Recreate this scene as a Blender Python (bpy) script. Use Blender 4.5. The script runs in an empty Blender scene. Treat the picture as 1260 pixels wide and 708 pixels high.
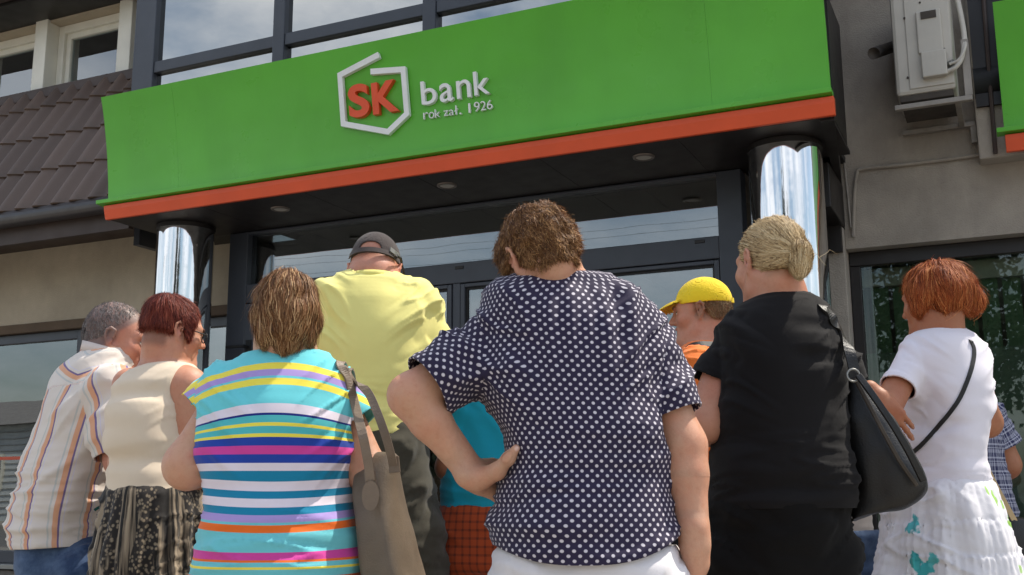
import bpy, bmesh, math, random
import numpy as np
from mathutils import Vector, Matrix, noise
from mathutils.bvhtree import BVHTree
random.seed(7)
rng = np.random.default_rng(7)
R = math.radians
SC = bpy.context.scene
COL = SC.collection

# ------------------------------------------------------------------ camera
F_PX, YAW, PITCH, ROLL = 1330.9, 0.43175, 0.18804, -0.00509
EYE = np.array([0.0, 0.0, 1.0])
_cy, _sy, _cp, _sp = math.cos(YAW), math.sin(YAW), math.cos(PITCH), math.sin(PITCH)
FWD = np.array([-_sy * _cp, _cy * _cp, _sp])
_r = np.array([_cy, _sy, 0.0]); _u = np.cross(_r, FWD)
_c, _s = math.cos(ROLL), math.sin(ROLL)
RGT, UPV = _c * _r + _s * _u, -_s * _r + _c * _u
cam_data = bpy.data.cameras.new('camera')
cam_data.sensor_width = 36.0
cam_data.lens = F_PX / 1260 * 36.0
cam_data.clip_start = 0.05
cam_data.clip_end = 2000
cam = bpy.data.objects.new('camera', cam_data)
COL.objects.link(cam)
m = Matrix.Identity(4)
for i in range(3):
    m[i][0], m[i][1], m[i][2], m[i][3] = RGT[i], UPV[i], -FWD[i], EYE[i]
cam.matrix_world = m
SC.camera = cam
RH = np.array([_cy, _sy, 0.0]); FH = np.array([-_sy, _cy, 0.0]); UP = np.array([0, 0, 1.0])

def ray(x, y): return FWD + RGT * (x - 630) / F_PX + UPV * (354 - y) / F_PX
def onY(x, y, Y): d = ray(x, y); return EYE + d * Y / d[1]
def onX(x, y, X): d = ray(x, y); return EYE + d * X / d[0]
def onZ(x, y, Z): d = ray(x, y); return EYE + d * (Z - 1.0) / d[2]
def aq(x, y, q): d = ray(x, y); return EYE + d * q / float(d @ FH)     # a point at horizontal distance q

# ------------------------------------------------------------------ light
SC.view_settings.view_transform = 'Standard'
SC.view_settings.look = 'None'
SC.view_settings.exposure = 0.38
SC.view_settings.gamma = 1
sun_dir = 0.48 * RH + 0.20 * FH + 0.85 * UP
sun_dir = sun_dir / np.linalg.norm(sun_dir)
sl = bpy.data.lights.new('sun', 'SUN'); sl.energy = 4.0; sl.angle = R(0.5); sl.color = (1.0, 0.93, 0.82)
so = bpy.data.objects.new('sun', sl); COL.objects.link(so)
so.rotation_euler = Vector(sun_dir).to_track_quat('Z', 'Y').to_euler()
world = bpy.data.worlds.new('World'); SC.world = world; world.use_nodes = True
wn = world.node_tree; wn.nodes.clear()
sky = wn.nodes.new('ShaderNodeTexSky'); sky.sky_type = 'NISHITA'; sky.sun_disc = False
sky.sun_elevation = math.asin(sun_dir[2]); sky.sun_rotation = math.atan2(sun_dir[0], sun_dir[1])
sky.air_density = 1.3; sky.dust_density = 2.0
wtc = wn.nodes.new('ShaderNodeTexCoord')
wmp = wn.nodes.new('ShaderNodeMapping'); wmp.inputs['Scale'].default_value = (1, 1, 2.2)
wnz = wn.nodes.new('ShaderNodeTexNoise'); wnz.inputs['Scale'].default_value = 2.6; wnz.inputs['Detail'].default_value = 7
wnz.inputs['Roughness'].default_value = 0.58
wrp = wn.nodes.new('ShaderNodeValToRGB')
wrp.color_ramp.elements[0].position = 0.42; wrp.color_ramp.elements[1].position = 0.64
wmx = wn.nodes.new('ShaderNodeMixRGB'); wmx.inputs[2].default_value = (8.6, 8.6, 8.8, 1)
wmul = wn.nodes.new('ShaderNodeMath'); wmul.operation = 'MULTIPLY'; wmul.inputs[1].default_value = 0.75
wbg = wn.nodes.new('ShaderNodeBackground'); wbg.inputs['Strength'].default_value = 0.14
wo = wn.nodes.new('ShaderNodeOutputWorld')
wl = wn.links.new
wl(wtc.outputs['Generated'], wmp.inputs['Vector']); wl(wmp.outputs[0], wnz.inputs['Vector'])
wl(wnz.outputs['Fac'], wrp.inputs[0]); wl(wrp.outputs[0], wmul.inputs[0]); wl(wmul.outputs[0], wmx.inputs[0])
wl(sky.outputs[0], wmx.inputs[1]); wl(wmx.outputs[0], wbg.inputs[0]); wl(wbg.outputs[0], wo.inputs[0])

# ------------------------------------------------------------------ materials
def lin(c):
    return tuple(((v / 255) / 12.92 if v <= 10 else ((v / 255 + 0.055) / 1.055) ** 2.4) for v in c)
class NT:
    def __init__(s, name):
        s.m = bpy.data.materials.new(name); s.m.use_nodes = True
        s.t = s.m.node_tree; s.t.nodes.clear()
        s.out = s.n('ShaderNodeOutputMaterial')
    def n(s, typ, **kw):
        k = s.t.nodes.new(typ)
        for a, b in kw.items():
            if hasattr(k, a) and a not in ('Scale',): setattr(k, a, b)
            else: k.inputs[a].default_value = b
        return k
    def l(s, a, b): s.t.links.new(a, b)
    def math(s, op, a, b=None, clamp=False):
        k = s.n('ShaderNodeMath', operation=op); k.use_clamp = clamp
        for i, v in enumerate((a, b)):
            if v is None: continue
            if isinstance(v, (int, float)): k.inputs[i].default_value = v
            else: s.l(v, k.inputs[i])
        return k.outputs[0]
    def mix(s, fac, a, b, typ='MIX'):
        k = s.n('ShaderNodeMixRGB', blend_type=typ)
        for i, v in enumerate((fac, a, b)):
            if isinstance(v, (int, float)): k.inputs[i].default_value = v
            elif isinstance(v, tuple): k.inputs[i].default_value = (*v[:3], 1)
            else: s.l(v, k.inputs[i])
        return k.outputs[0]
    def noise(s, scale, detail=4, rough=0.55, vec=None, stretch=None):
        k = s.n('ShaderNodeTexNoise'); k.inputs['Scale'].default_value = scale
        k.inputs['Detail'].default_value = detail; k.inputs['Roughness'].default_value = rough
        v = vec or s.obj()
        if stretch:
            mp = s.n('ShaderNodeMapping'); mp.inputs['Scale'].default_value = stretch; s.l(v, mp.inputs[0]); v = mp.outputs[0]
        s.l(v, k.inputs['Vector'])
        return k.outputs['Fac']
    def obj(s):
        if not hasattr(s, '_tc'): s._tc = s.n('ShaderNodeTexCoord')
        return s._tc.outputs['Object']
    def ramp(s, fac, stops, interp='LINEAR'):
        k = s.n('ShaderNodeValToRGB'); e = k.color_ramp; e.interpolation = interp
        while len(e.elements) < len(stops): e.elements.new(0.5)
        for el, (p, c) in zip(e.elements, stops): el.position = p; el.color = (*c[:3], 1)
        s.l(fac, k.inputs[0]); return k.outputs[0]
    def bsdf(s, color, rough=0.6, metal=0.0, bump=None, bstr=0.3, bdist=0.01, spec=0.5, **kw):
        b = s.n('ShaderNodeBsdfPrincipled')
        if isinstance(color, tuple): b.inputs['Base Color'].default_value = (*color[:3], 1)
        else: s.l(color, b.inputs['Base Color'])
        if isinstance(rough, (int, float)): b.inputs['Roughness'].default_value = rough
        else: s.l(rough, b.inputs['Roughness'])
        b.inputs['Metallic'].default_value = metal
        b.inputs['Specular IOR Level'].default_value = spec
        for k, v in kw.items(): b.inputs[k.replace('_', ' ')].default_value = v
        if bump is not None:
            bp = s.n('ShaderNodeBump'); bp.inputs['Strength'].default_value = bstr; bp.inputs['Distance'].default_value = bdist
            s.l(bump, bp.inputs['Height']); s.l(bp.outputs[0], b.inputs['Normal'])
        s.l(b.outputs[0], s.out.inputs[0]); return b

def plain(name, col, rough=0.6, metal=0.0, var=0.12, vs=6.0, bump=0.0, bs=120.0, spec=0.5, dirt=0.0, stretch=None, bdist=0.004, **kw):
    t = NT(name); c = lin(col)
    f = t.noise(vs, 5, 0.6, stretch=stretch)
    d = tuple(v * (1 - var * 1.6) for v in c); b = tuple(min(1, v * (1 + var)) for v in c)
    cc = t.ramp(f, [(0.3, d), (0.7, b)])
    if dirt:
        g = t.noise(1.7, 6, 0.7, stretch=(1, 1, 0.25))
        cc = t.mix(t.math('MULTIPLY', t.ramp(g, [(0.5, (0, 0, 0)), (0.75, (1, 1, 1))]), dirt), cc, tuple(v * 0.45 for v in c))
    bm = t.noise(bs, 3, 0.6) if bump else None
    rr = t.math('ADD', t.math('MULTIPLY', t.noise(vs * 2.3, 4), 0.25), rough - 0.12) if metal < 0.5 else rough
    t.bsdf(cc, rr, metal, bm, bump, bdist, spec, **kw)
    return t.m

MT = {}
MT['asphalt'] = plain('asphalt', (110, 108, 104), 0.9, var=0.25, vs=9, bump=0.5, bs=160)
MT['paving'] = plain('paving', (150, 144, 134), 0.85, var=0.15, vs=5, bump=0.3, bs=90, dirt=0.3)
MT['granite'] = plain('step_stone', (128, 122, 116), 0.7, var=0.2, vs=40, bump=0.2)
MT['beige'] = plain('beige_plaster', (182, 168, 146), 0.92, var=0.12, vs=2.2, bump=0.6, bs=150, dirt=0.25, bdist=0.006)
MT['taupe'] = plain('taupe_plaster', (172, 162, 149), 0.93, var=0.16, vs=2.6, bump=1.0, bs=110, dirt=0.6, bdist=0.006)
MT['lintel'] = plain('brown_lintel', (92, 74, 56), 0.8, var=0.12, vs=3)
MT['darkbrown'] = plain('dark_brown_cladding', (30, 25, 23), 0.45, var=0.15, vs=3, bump=0.05, bs=40)
MT['fascia'] = plain('brown_fascia', (66, 52, 46), 0.55, var=0.12, vs=4)
MT['tile'] = plain('brown_metal_tile', (100, 82, 70), 0.45, var=0.16, vs=7, bump=0.25, bs=300, dirt=0.3)
MT['gutter'] = plain('gutter_metal', (52, 45, 43), 0.4, var=0.12, vs=5)
MT['slate'] = plain('slate_aluminium', (62, 66, 74), 0.42, var=0.06, vs=5, bump=0.03, bs=400)
MT['soffit'] = plain('soffit_panel', (36, 30, 28), 0.5, var=0.12, vs=3)
MT['white_frame'] = plain('white_window_frame', (226, 222, 208), 0.4, var=0.06, vs=4, dirt=0.15)
MT['green'] = plain('green_sign', (92, 178, 50), 0.30, var=0.06, vs=1.6, bump=0.10, bs=2.2, bdist=0.05, dirt=0.2)
MT['orange'] = plain('orange_trim', (232, 88, 44), 0.38, var=0.05, vs=3, dirt=0.12)
MT['logo_white'] = plain('logo_white', (238, 238, 236), 0.35, var=0.04)
MT['logo_orange'] = plain('logo_orange', (228, 84, 44), 0.35, var=0.04)
MT['chrome'] = plain('chrome', (226, 226, 226), 0.06, 1.0, var=0.08, vs=9, stretch=(1, 1, 0.2), bump=0.12, bs=3.0, bdist=0.02)
MT['grey_metal'] = plain('grey_metal', (150, 150, 146), 0.4, 0.6, var=0.1)
MT['ac_body'] = plain('ac_casing', (196, 190, 178), 0.5, var=0.06, vs=4, dirt=0.35)
MT['ac_dark'] = plain('ac_dark', (70, 62, 54), 0.7, var=0.2, vs=12)
MT['steel'] = plain('bracket_steel', (150, 142, 132), 0.5, 0.2, var=0.15, vs=8)
MT['lamp'] = plain('lamp_ring', (120, 110, 102), 0.35, 0.3, var=0.05)
MT['curtain'] = plain('net_curtain', (200, 202, 205), 0.9, var=0.06, vs=8)
MT['blind'] = plain('blind_fabric', (92, 112, 88), 0.9, var=0.08, vs=4)
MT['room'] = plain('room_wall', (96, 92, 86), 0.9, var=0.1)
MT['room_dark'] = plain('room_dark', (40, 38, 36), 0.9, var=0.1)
MT['tape'] = plain('red_tape', (200, 80, 50), 0.5, var=0.05)
MT['siding'] = plain('pale_siding', (196, 200, 200), 0.8, var=0.06, vs=3)
MT['roof_red'] = plain('roof_grey', (128, 124, 120), 0.8, var=0.15)
MT['bark'] = plain('bark', (92, 76, 60), 0.9, var=0.25, vs=14, bump=0.6, bs=30, bdist=0.02)
MT['leaf'] = plain('leaf', (36, 46, 30), 0.85, var=0.25, vs=0.9)
MT['pole'] = plain('concrete_pole', (150, 146, 138), 0.85, var=0.1)
MT['cable'] = plain('cable', (28, 28, 28), 0.6)

def glass_mat(name, refl, tint, col=(0.70, 0.75, 0.78, 1)):
    t = NT(name)
    g = t.n('ShaderNodeBsdfGlossy'); g.inputs['Color'].default_value = col; g.inputs['Roughness'].default_value = 0.01
    tr = t.n('ShaderNodeBsdfTransparent'); tr.inputs['Color'].default_value = (*tint, 1)
    fr = t.n('ShaderNodeFresnel'); fr.inputs['IOR'].default_value = 1.5
    f = t.math('ADD', t.math('MULTIPLY', fr.outputs[0], 1.0), refl, True)
    wob = t.noise(1.1, 2)
    bp = t.n('ShaderNodeBump'); bp.inputs['Strength'].default_value = 0.06; bp.inputs['Distance'].default_value = 0.02
    t.l(wob, bp.inputs['Height']); t.l(bp.outputs[0], g.inputs['Normal'])
    mx = t.n('ShaderNodeMixShader'); t.l(f, mx.inputs[0]); t.l(tr.outputs[0], mx.inputs[1]); t.l(g.outputs[0], mx.inputs[2])
    t.l(mx.outputs[0], t.out.inputs[0]); return t.m
MT['glass'] = glass_mat('reflective_glass', 0.22, (0.5, 0.52, 0.5))
MT['glass_up'] = glass_mat('mirror_glass', 0.46, (0.16, 0.18, 0.2), (0.84, 0.85, 0.82, 1))
MT['glass_win'] = glass_mat('window_glass', 0.24, (0.75, 0.8, 0.78))
MT['glass_shop'] = glass_mat('shop_glass', 0.02, (0.8, 0.86, 0.8))

# ------------------------------------------------------------------ object helpers
def root_origin(o):
    while o.parent: o = o.parent
    return np.array(o.location)
def obj(name, V, Fc, mat, parent=None, smooth=False, origin=None, bevel=0.0):
    V = np.asarray(V, float)
    org = root_origin(parent) if parent is not None else (np.zeros(3) if origin is None else np.asarray(origin, float))
    me = bpy.data.meshes.new(name)
    me.from_pydata((V - org).tolist(), [], [list(map(int, f)) for f in Fc])
    for mm in (mat if isinstance(mat, (list, tuple)) else [mat]): me.materials.append(mm)
    if smooth: me.polygons.foreach_set('use_smooth', np.ones(len(me.polygons), bool))
    me.update()
    o = bpy.data.objects.new(name, me); COL.objects.link(o)
    if parent is not None: o.parent = parent
    else: o.location = org
    if bevel:
        b = o.modifiers.new('bevel', 'BEVEL'); b.width = bevel; b.segments = 2; b.limit_method = 'ANGLE'
    return o
def fast_obj(name, V, Q, mat, parent, smooth=True):
    """large quad mesh, numpy"""
    V = np.asarray(V, np.float32) - root_origin(parent).astype(np.float32)
    Q = np.asarray(Q, np.int32); k = Q.shape[1]
    me = bpy.data.meshes.new(name)
    me.vertices.add(len(V)); me.vertices.foreach_set('co', V.ravel())
    me.loops.add(Q.size); me.loops.foreach_set('vertex_index', Q.ravel())
    me.polygons.add(len(Q)); me.polygons.foreach_set('loop_start', np.arange(0, Q.size, k, dtype=np.int32))
    me.polygons.foreach_set('loop_total', np.full(len(Q), k, np.int32))
    me.update(calc_edges=True); me.validate()
    if smooth: me.polygons.foreach_set('use_smooth', np.ones(len(me.polygons), bool))
    for mm in (mat if isinstance(mat, (list, tuple)) else [mat]): me.materials.append(mm)
    o = bpy.data.objects.new(name, me); COL.objects.link(o); o.parent = parent
    return o
def copy_at(o, parent, loc=None):
    c = o.copy(); COL.objects.link(c); c.parent = parent
    if loc is not None: c.location = loc
    return c
def tag(o, label=None, cat=None, group=None, kind=None):
    if label: o['label'] = label
    if cat: o['category'] = cat
    if group: o['group'] = group
    if kind: o['kind'] = kind
    return o
def thing(name, label, cat, loc, group=None):
    o = bpy.data.objects.new(name, None); COL.objects.link(o); o.location = [float(v) for v in loc]
    o.empty_display_size = 0.1
    return tag(o, label, cat, group)

class MB:
    def __init__(s): s.V = []; s.F = []
    def add(s, V, Fc):
        b = len(s.V); s.V += [tuple(map(float, v)) for v in V]; s.F += [[i + b for i in f] for f in Fc]; return s
    def box(s, x0, x1, y0, y1, z0, z1):
        V = [(x, y, z) for z in (z0, z1) for y in (y0, y1) for x in (x0, x1)]
        return s.add(V, [(0, 2, 3, 1), (4, 5, 7, 6), (0, 1, 5, 4), (2, 6, 7, 3), (0, 4, 6, 2), (1, 3, 7, 5)])
    def prism(s, poly, axis, a0, a1):
        """poly: 2-D outline (ccw) extruded along axis 0/1/2 from a0 to a1"""
        n = len(poly); V = []
        for a in (a0, a1):
            for p in poly:
                v = list(p); v.insert(axis, a); V.append(v)
        Fc = [tuple(range(n))[::-1], tuple(range(n, 2 * n))] + [(i, (i + 1) % n, n + (i + 1) % n, n + i) for i in range(n)]
        return s.add(V, Fc)
    def tube(s, pts, r, n=12, cap=True):
        pts = [np.asarray(p, float) for p in pts]; rr = r if isinstance(r, (list, tuple)) else [r] * len(pts)
        V = []; up = None
        for i, p in enumerate(pts):
            t = pts[min(i + 1, len(pts) - 1)] - pts[max(i - 1, 0)]; t = t / (np.linalg.norm(t) + 1e-9)
            if up is None:
                up = np.array([0, 0, 1.0]) if abs(t[2]) < 0.9 else np.array([1.0, 0, 0])
            a = np.cross(t, up); a /= np.linalg.norm(a) + 1e-9; up = np.cross(a, t)
            for k in range(n):
                w = 2 * math.pi * k / n; V.append(p + rr[i] * (math.cos(w) * a + math.sin(w) * up))
        Fc = []
        for i in range(len(pts) - 1):
            for k in range(n):
                k2 = (k + 1) % n; Fc.append((i * n + k, i * n + k2, (i + 1) * n + k2, (i + 1) * n + k))
        if cap: Fc += [tuple(range(n)), tuple(range((len(pts) - 1) * n, len(pts) * n))[::-1]]
        return s.add(V, Fc)
    def band(s, pts, nrm, w, t):
        """flat strap along pts, nrm = outward normals"""
        pts = [np.asarray(p, float) for p in pts]; V = []
        for i, p in enumerate(pts):
            tg = pts[min(i + 1, len(pts) - 1)] - pts[max(i - 1, 0)]; tg = tg / np.linalg.norm(tg)
            n = np.asarray(nrm[i] if isinstance(nrm, list) else nrm, float); n = n - tg * (n @ tg); n = n / np.linalg.norm(n)
            sd = np.cross(tg, n)
            V += [p + sd * w / 2 + n * t / 2, p - sd * w / 2 + n * t / 2, p - sd * w / 2 - n * t / 2, p + sd * w / 2 - n * t / 2]
        Fc = [(3, 2, 1, 0)]
        for i in range(len(pts) - 1):
            for k in range(4):
                k2 = (k + 1) % 4; Fc.append((4 * i + k, 4 * i + k2, 4 * i + 4 + k2, 4 * i + 4 + k))
        e = 4 * (len(pts) - 1); Fc.append((e, e + 1, e + 2, e + 3))
        return s.add(V, Fc)
    def build(s, name, mat, parent=None, smooth=False, origin=None, bevel=0.0):
        return obj(name, s.V, s.F, mat, parent, smooth, origin, bevel)
def spline(pts, n=8):
    pts = [np.asarray(p, float) for p in pts]; out = []
    P = [2 * pts[0] - pts[1]] + pts + [2 * pts[-1] - pts[-2]]
    for i in range(1, len(P) - 2):
        for k in range(n):
            t = k / n
            out.append(0.5 * (2 * P[i] + (P[i + 1] - P[i - 1]) * t + (2 * P[i - 1] - 5 * P[i] + 4 * P[i + 1] - P[i + 2]) * t * t + (3 * P[i] - P[i - 1] - 3 * P[i + 1] + P[i + 2]) * t ** 3))
    out.append(pts[-1]); return out
def struct(name, mb, mat, **kw):
    o = mb.build(name, mat, **kw); o['kind'] = 'structure'; return o


MT['ceiling'] = plain('ceiling_tile', (206, 196, 182), 0.9, var=0.05, vs=3)

def tile_mat():
    t = NT('brown_metal_tile'); oi = t.n('ShaderNodeObjectInfo'); c = lin((100, 82, 70))
    a = t.ramp(oi.outputs['Random'], [(0.0, tuple(v * 0.78 for v in c)), (1.0, tuple(min(1, v * 1.16) for v in c))])
    g = t.noise(5, 6, 0.7, stretch=(1, 1, 0.4)); moss = t.ramp(g, [(0.55, (0, 0, 0)), (0.72, (.55, .55, .55))])
    a = t.mix(moss, a, lin((70, 64, 52))); t.bsdf(a, 0.46, 0, t.noise(260, 3), 0.25, 0.004); return t.m
MT['tile'] = tile_mat()
# ------------------------------------------------------------------ ground
mb = MB(); mb.add([(-900, -900, -0.03), (900, -900, -0.03), (900, 900, -0.03), (-900, 900, -0.03)], [(0, 1, 2, 3)])
struct('road', mb, MT['asphalt'])
struct('pavement', MB().box(-40, 30, -3.2, 9.0, -0.2, 0.0), MT['paving'])
struct('kerb', MB().box(-40, 30, -3.36, -3.203, -0.2, 0.012), MT['granite'], bevel=0.015)
struct('entrance_step', MB().box(-5.35, -0.72, 2.72, 6.6, 0.004, 0.17), MT['granite'], bevel=0.01)
struct('far_pavement', MB().box(-70, 30, -16.0, -12.0, -0.2, 0.09), MT['paving'])

# ------------------------------------------------------------------ bank building
YS, YD, ZS = 5.3116, 6.0, 2.836
B = thing('bank_building', 'brown and beige bank building with dark glazed entrance, chrome columns and tiled mansard roof', 'building', (-3, 6.6, 0))
# walls
YL = 6.25
x_l0, x_l1 = -14.0, -4.99
z_wt, z_wb = 2.30, 0.50
mb = MB().box(x_l0, x_l1, YL, YL + 0.25, z_wt + 0.075, 3.1)
mb.build('wall', MT['beige'], B)
MB().box(x_l0, x_l1, YL - 0.02, YL + 0.2, z_wt, z_wt + 0.073).build('lintel', MT['lintel'], B, bevel=0.004)
MB().box(x_l0, x_l1, YL + 0.02, YL + 0.25, 0.0, z_wb - 0.06).build('wall', MT['darkbrown'], B)
MB().box(x_l0, x_l1, YL - 0.07, YL + 0.2, z_wb - 0.057, z_wb - 0.02).build('window_sill', MT['grey_metal'], B, bevel=0.004)
pl = MB().box(0, 0.60, 0, 0.02, 0, z_wb - 0.075).build('plinth_tile', MT['granite'], B, bevel=0.004)
for i in range(14):
    o = pl if i == 0 else copy_at(pl, B)
    o.location = Vector((x_l0 + 0.3 + i * 0.607, YL - 0.004, 0.005)) - B.location
pl.data.transform(Matrix.Translation(B.location))
# left strip windows
edges = [x_l0, -11.4, -8.95, -6.62, x_l1]
for i in range(4):
    a, b = edges[i], edges[i + 1]
    fr = MB()
    w = 0.075
    fr.box(a, a + w, YL + 0.03, YL + 0.10, z_wb, z_wt - 0.003); fr.box(b - w, b - 0.012, YL + 0.03, YL + 0.10, z_wb, z_wt - 0.003)
    fr.box(a + w, b - w, YL + 0.032, YL + 0.10, z_wt - w, z_wt - 0.003); fr.box(a + w, b - w, YL + 0.032, YL + 0.10, z_wb - 0.018, z_wb + w)
    wf = fr.build('window', MT['slate'], B, bevel=0.004)
    MB().box(a + w - 0.01, b - w + 0.01, YL + 0.062, YL + 0.068, z_wb + w - 0.01, z_wt - w + 0.01).build('pane', MT['glass'], wf)
    MB().box(a + w, b - w, YL + 0.052, YL + 0.056, 1.285, 1.31).build('tape_strip', MT['tape'], wf)
# right wing wall
YR = 6.6
MB().box(-0.83, 6.0, YR, YR + 0.3, 2.43, 8.2).build('wall', MT['taupe'], B)
MB().box(-0.985, -0.832, YR - 0.06, YR + 0.3, 0, 2.555).build('pillar', MT['taupe'], B, bevel=0.006)
MB().box(-1.32, -0.988, 6.32, 6.4, 0.17, ZS - 0.004).build('side_panel', MT['darkbrown'], B)
for q, xx in enumerate((-1.12, -1.05, -1.0)):
    MB().box(xx, xx + 0.028, 6.28, 6.318, 0.17, ZS - 0.3).build('trim_strip', MT['fascia'], B)
# right shop window
fr = MB(); a, b, zt, zb = -0.829, 3.4, 2.427, 0.5
fr.box(a, b, YR + 0.10, YR + 0.17, zt - 0.085, zt); fr.box(a, a + 0.06, YR + 0.10, YR + 0.17, zb, zt - 0.088); fr.box(b - 0.06, b, YR + 0.10, YR + 0.17, zb, zt - 0.088)
fr.box(a + 0.06, b - 0.06, YR + 0.10, YR + 0.17, zb, zb + 0.07); fr.box(1.25, 1.31, YR + 0.10, YR + 0.17, zb + 0.07, zt - 0.088)
wf = fr.build('window', MT['darkbrown'], B, bevel=0.003)
MB().box(a + 0.05, b - 0.05, YR + 0.13, YR + 0.136, zb + 0.06, zt - 0.08).build('pane', MT['glass_shop'], wf)
zf = onY(1100, 434, YR + 0.15)[2]
MB().box(a + 0.05, b - 0.05, YR + 0.142, YR + 0.145, zb + 0.06, zf).build('frosted_film', plain('frosted_film', (92, 104, 92), 0.6, var=0.04), wf)
sl_ = MB().box(0, 0.098, 0, 0.004, 0, 1).build('blind_slat', MT['blind'], wf)
sl_.data.transform(Matrix.Scale(1.35, 4, Vector((0, 0, 1))))
k = 0
sl_.data.transform(Matrix.Translation(B.location))
for i in range(34):
    o = sl_ if i == 0 else copy_at(sl_, wf)
    ang = R(30 + 18 * math.sin(i * 1.7)); o.rotation_euler.z = 0
    o.location = Vector((a + 0.10 + i * 0.122, YR + 0.26 + 0.012 * math.sin(i * 2.3), 1.0)) - B.location
MB().box(a, b, YR + 0.22, YR + 0.3, zt - 0.2, zt - 0.09).build('blind_rail', MT['steel'], wf)
MB().box(a, 6.0, YR + 0.02, YR + 0.3, 0.0, zb - 0.003).build('wall', MT['taupe'], B)
MB().box(3.402, 6.0, YR + 0.001, YR + 0.3, zb - 0.002, 2.428).build('wall', MT['taupe'], B)
# room behind the glass
rm = MB()
rm.box(-13.9, -4.7, 9.0, 9.1, 0, 2.96); rm.box(-4.6, 5.9, 10.6, 10.7, 0, 3.2)
rm.build('room_wall', MT['room'], B)
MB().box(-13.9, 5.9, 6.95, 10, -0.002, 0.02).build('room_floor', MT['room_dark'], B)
ct = MB().box(0.012, 0.888, 0.012, 0.888, 0, 0.02).build('ceiling_tile', MT['ceiling'], B)
ct.data.transform(Matrix.Translation(B.location)); first = True
for i in range(4):
    for j in range(5):
        o = ct if first else copy_at(ct, B); first = False
        o.location = Vector((-4.72 + i * 0.9, 6.13 + j * 0.9, 2.90)) - B.location
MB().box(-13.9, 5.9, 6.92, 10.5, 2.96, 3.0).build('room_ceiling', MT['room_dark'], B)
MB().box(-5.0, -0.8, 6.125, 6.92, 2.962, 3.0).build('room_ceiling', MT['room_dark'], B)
MB().box(-5.0, -0.87, 6.0, 6.12, ZS, 3.2).build('wall', MT['darkbrown'], B)
MB().box(-1.31, -0.84, 6.5, 6.598, 2.4, 3.2).build('wall', MT['darkbrown'], B)
MB().box(-1.31, -0.86, 5.9, 6.5, ZS + 0.003, 3.2).build('wall', MT['darkbrown'], B)
MB().box(-5.5, -4.99, 5.9, 6.25, ZS + 0.003, 3.2).build('wall', MT['darkbrown'], B)
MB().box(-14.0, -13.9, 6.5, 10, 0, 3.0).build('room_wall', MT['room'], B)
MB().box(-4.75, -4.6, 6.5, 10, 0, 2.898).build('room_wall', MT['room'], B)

# entrance: glazed doors under a transom
GT, GB, DT = 2.815, 2.452, 2.318
xl, xli, xm0, xm1, xri, xr = -4.985, -4.823, -3.215, -3.10, -1.455, -1.312
fr = MB()
fr.box(xl, xli, YD, YD + 0.12, 0.172, ZS - 0.003); fr.box(xri, xr, YD, YD + 0.12, 0.172, ZS - 0.003)
fr.box(xli, xri, YD + 0.002, YD + 0.12, DT, GB); fr.box(xli, xri, YD + 0.002, YD + 0.12, GT, ZS - 0.003)
fr.box(xm0 + 0.03, xm1 - 0.03, YD + 0.004, YD + 0.11, 0.172, DT)
df = fr.build('door_frame', MT['slate'], B, bevel=0.005)
MB().box(xli, xri, YD + 0.05, YD + 0.06, GB, GT).build('pane', MT['glass'], df)
for px_, py_ in ((565, 329.5), (861, 297.5)):
    p = onY(px_, py_, YD); MB().box(p[0] - 0.03, p[0] + 0.03, YD - 0.004, YD + 0.01, p[2] - 0.010, p[2] + 0.010).build('drain_cap', MT['darkbrown'], df, bevel=0.003)
def leaf(x0, x1, name, wl_, wr_, wt_, wb_, recess):
    f = MB(); y0 = YD + recess
    f.box(x0, x0 + wl_, y0, y0 + 0.06, 0.19, DT - 0.006); f.box(x1 - wr_, x1, y0, y0 + 0.06, 0.19, DT - 0.006)
    f.box(x0 + wl_, x1 - wr_, y0, y0 + 0.06, DT - wt_, DT - 0.006); f.box(x0 + wl_, x1 - wr_, y0, y0 + 0.06, 0.19, 0.19 + wb_)
    o = f.build(name, MT['slate'], B, bevel=0.004)
    g = MB(); gx0, gx1, gz0, gz1 = x0 + wl_, x1 - wr_, 0.19 + wb_, DT - wt_
    e = 0.014
    g.box(gx0, gx0 + e, y0 + 0.02, y0 + 0.05, gz0, gz1); g.box(gx1 - e, gx1, y0 + 0.02, y0 + 0.05, gz0, gz1)
    g.box(gx0 + e, gx1 - e, y0 + 0.02, y0 + 0.05, gz1 - e, gz1); g.box(gx0 + e, gx1 - e, y0 + 0.02, y0 + 0.05, gz0, gz0 + e)
    g.build('gasket', MT['cable'], o)
    MB().box(gx0 + e, gx1 - e, y0 + 0.03, y0 + 0.038, gz0 + e, gz1 - e).build('pane', MT['glass'], o)
    return o
lf = leaf(xli + 0.004, xm0 + 0.028, 'door', 0.10, 0.03, 0.03, 0.12, -0.006)
hd = MB(); hx = xli + 0.05; hz = onY(288, 429, 6.0)[2]
hd.tube([(hx, 5.995, hz), (hx, 5.93, hz)], 0.012, 10); hd.tube([(hx + 0.01, 5.93, hz), (hx - 0.14, 5.925, hz)], 0.011, 10)
hd.box(hx - 0.022, hx + 0.022, 5.985, 5.993, hz - 0.11, hz + 0.05)
hd.build('handle', MT['cable'], lf)
leaf(xm1 - 0.028, xri - 0.004, 'door', 0.03, 0.03, 0.03, 0.12, 0.004)

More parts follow.
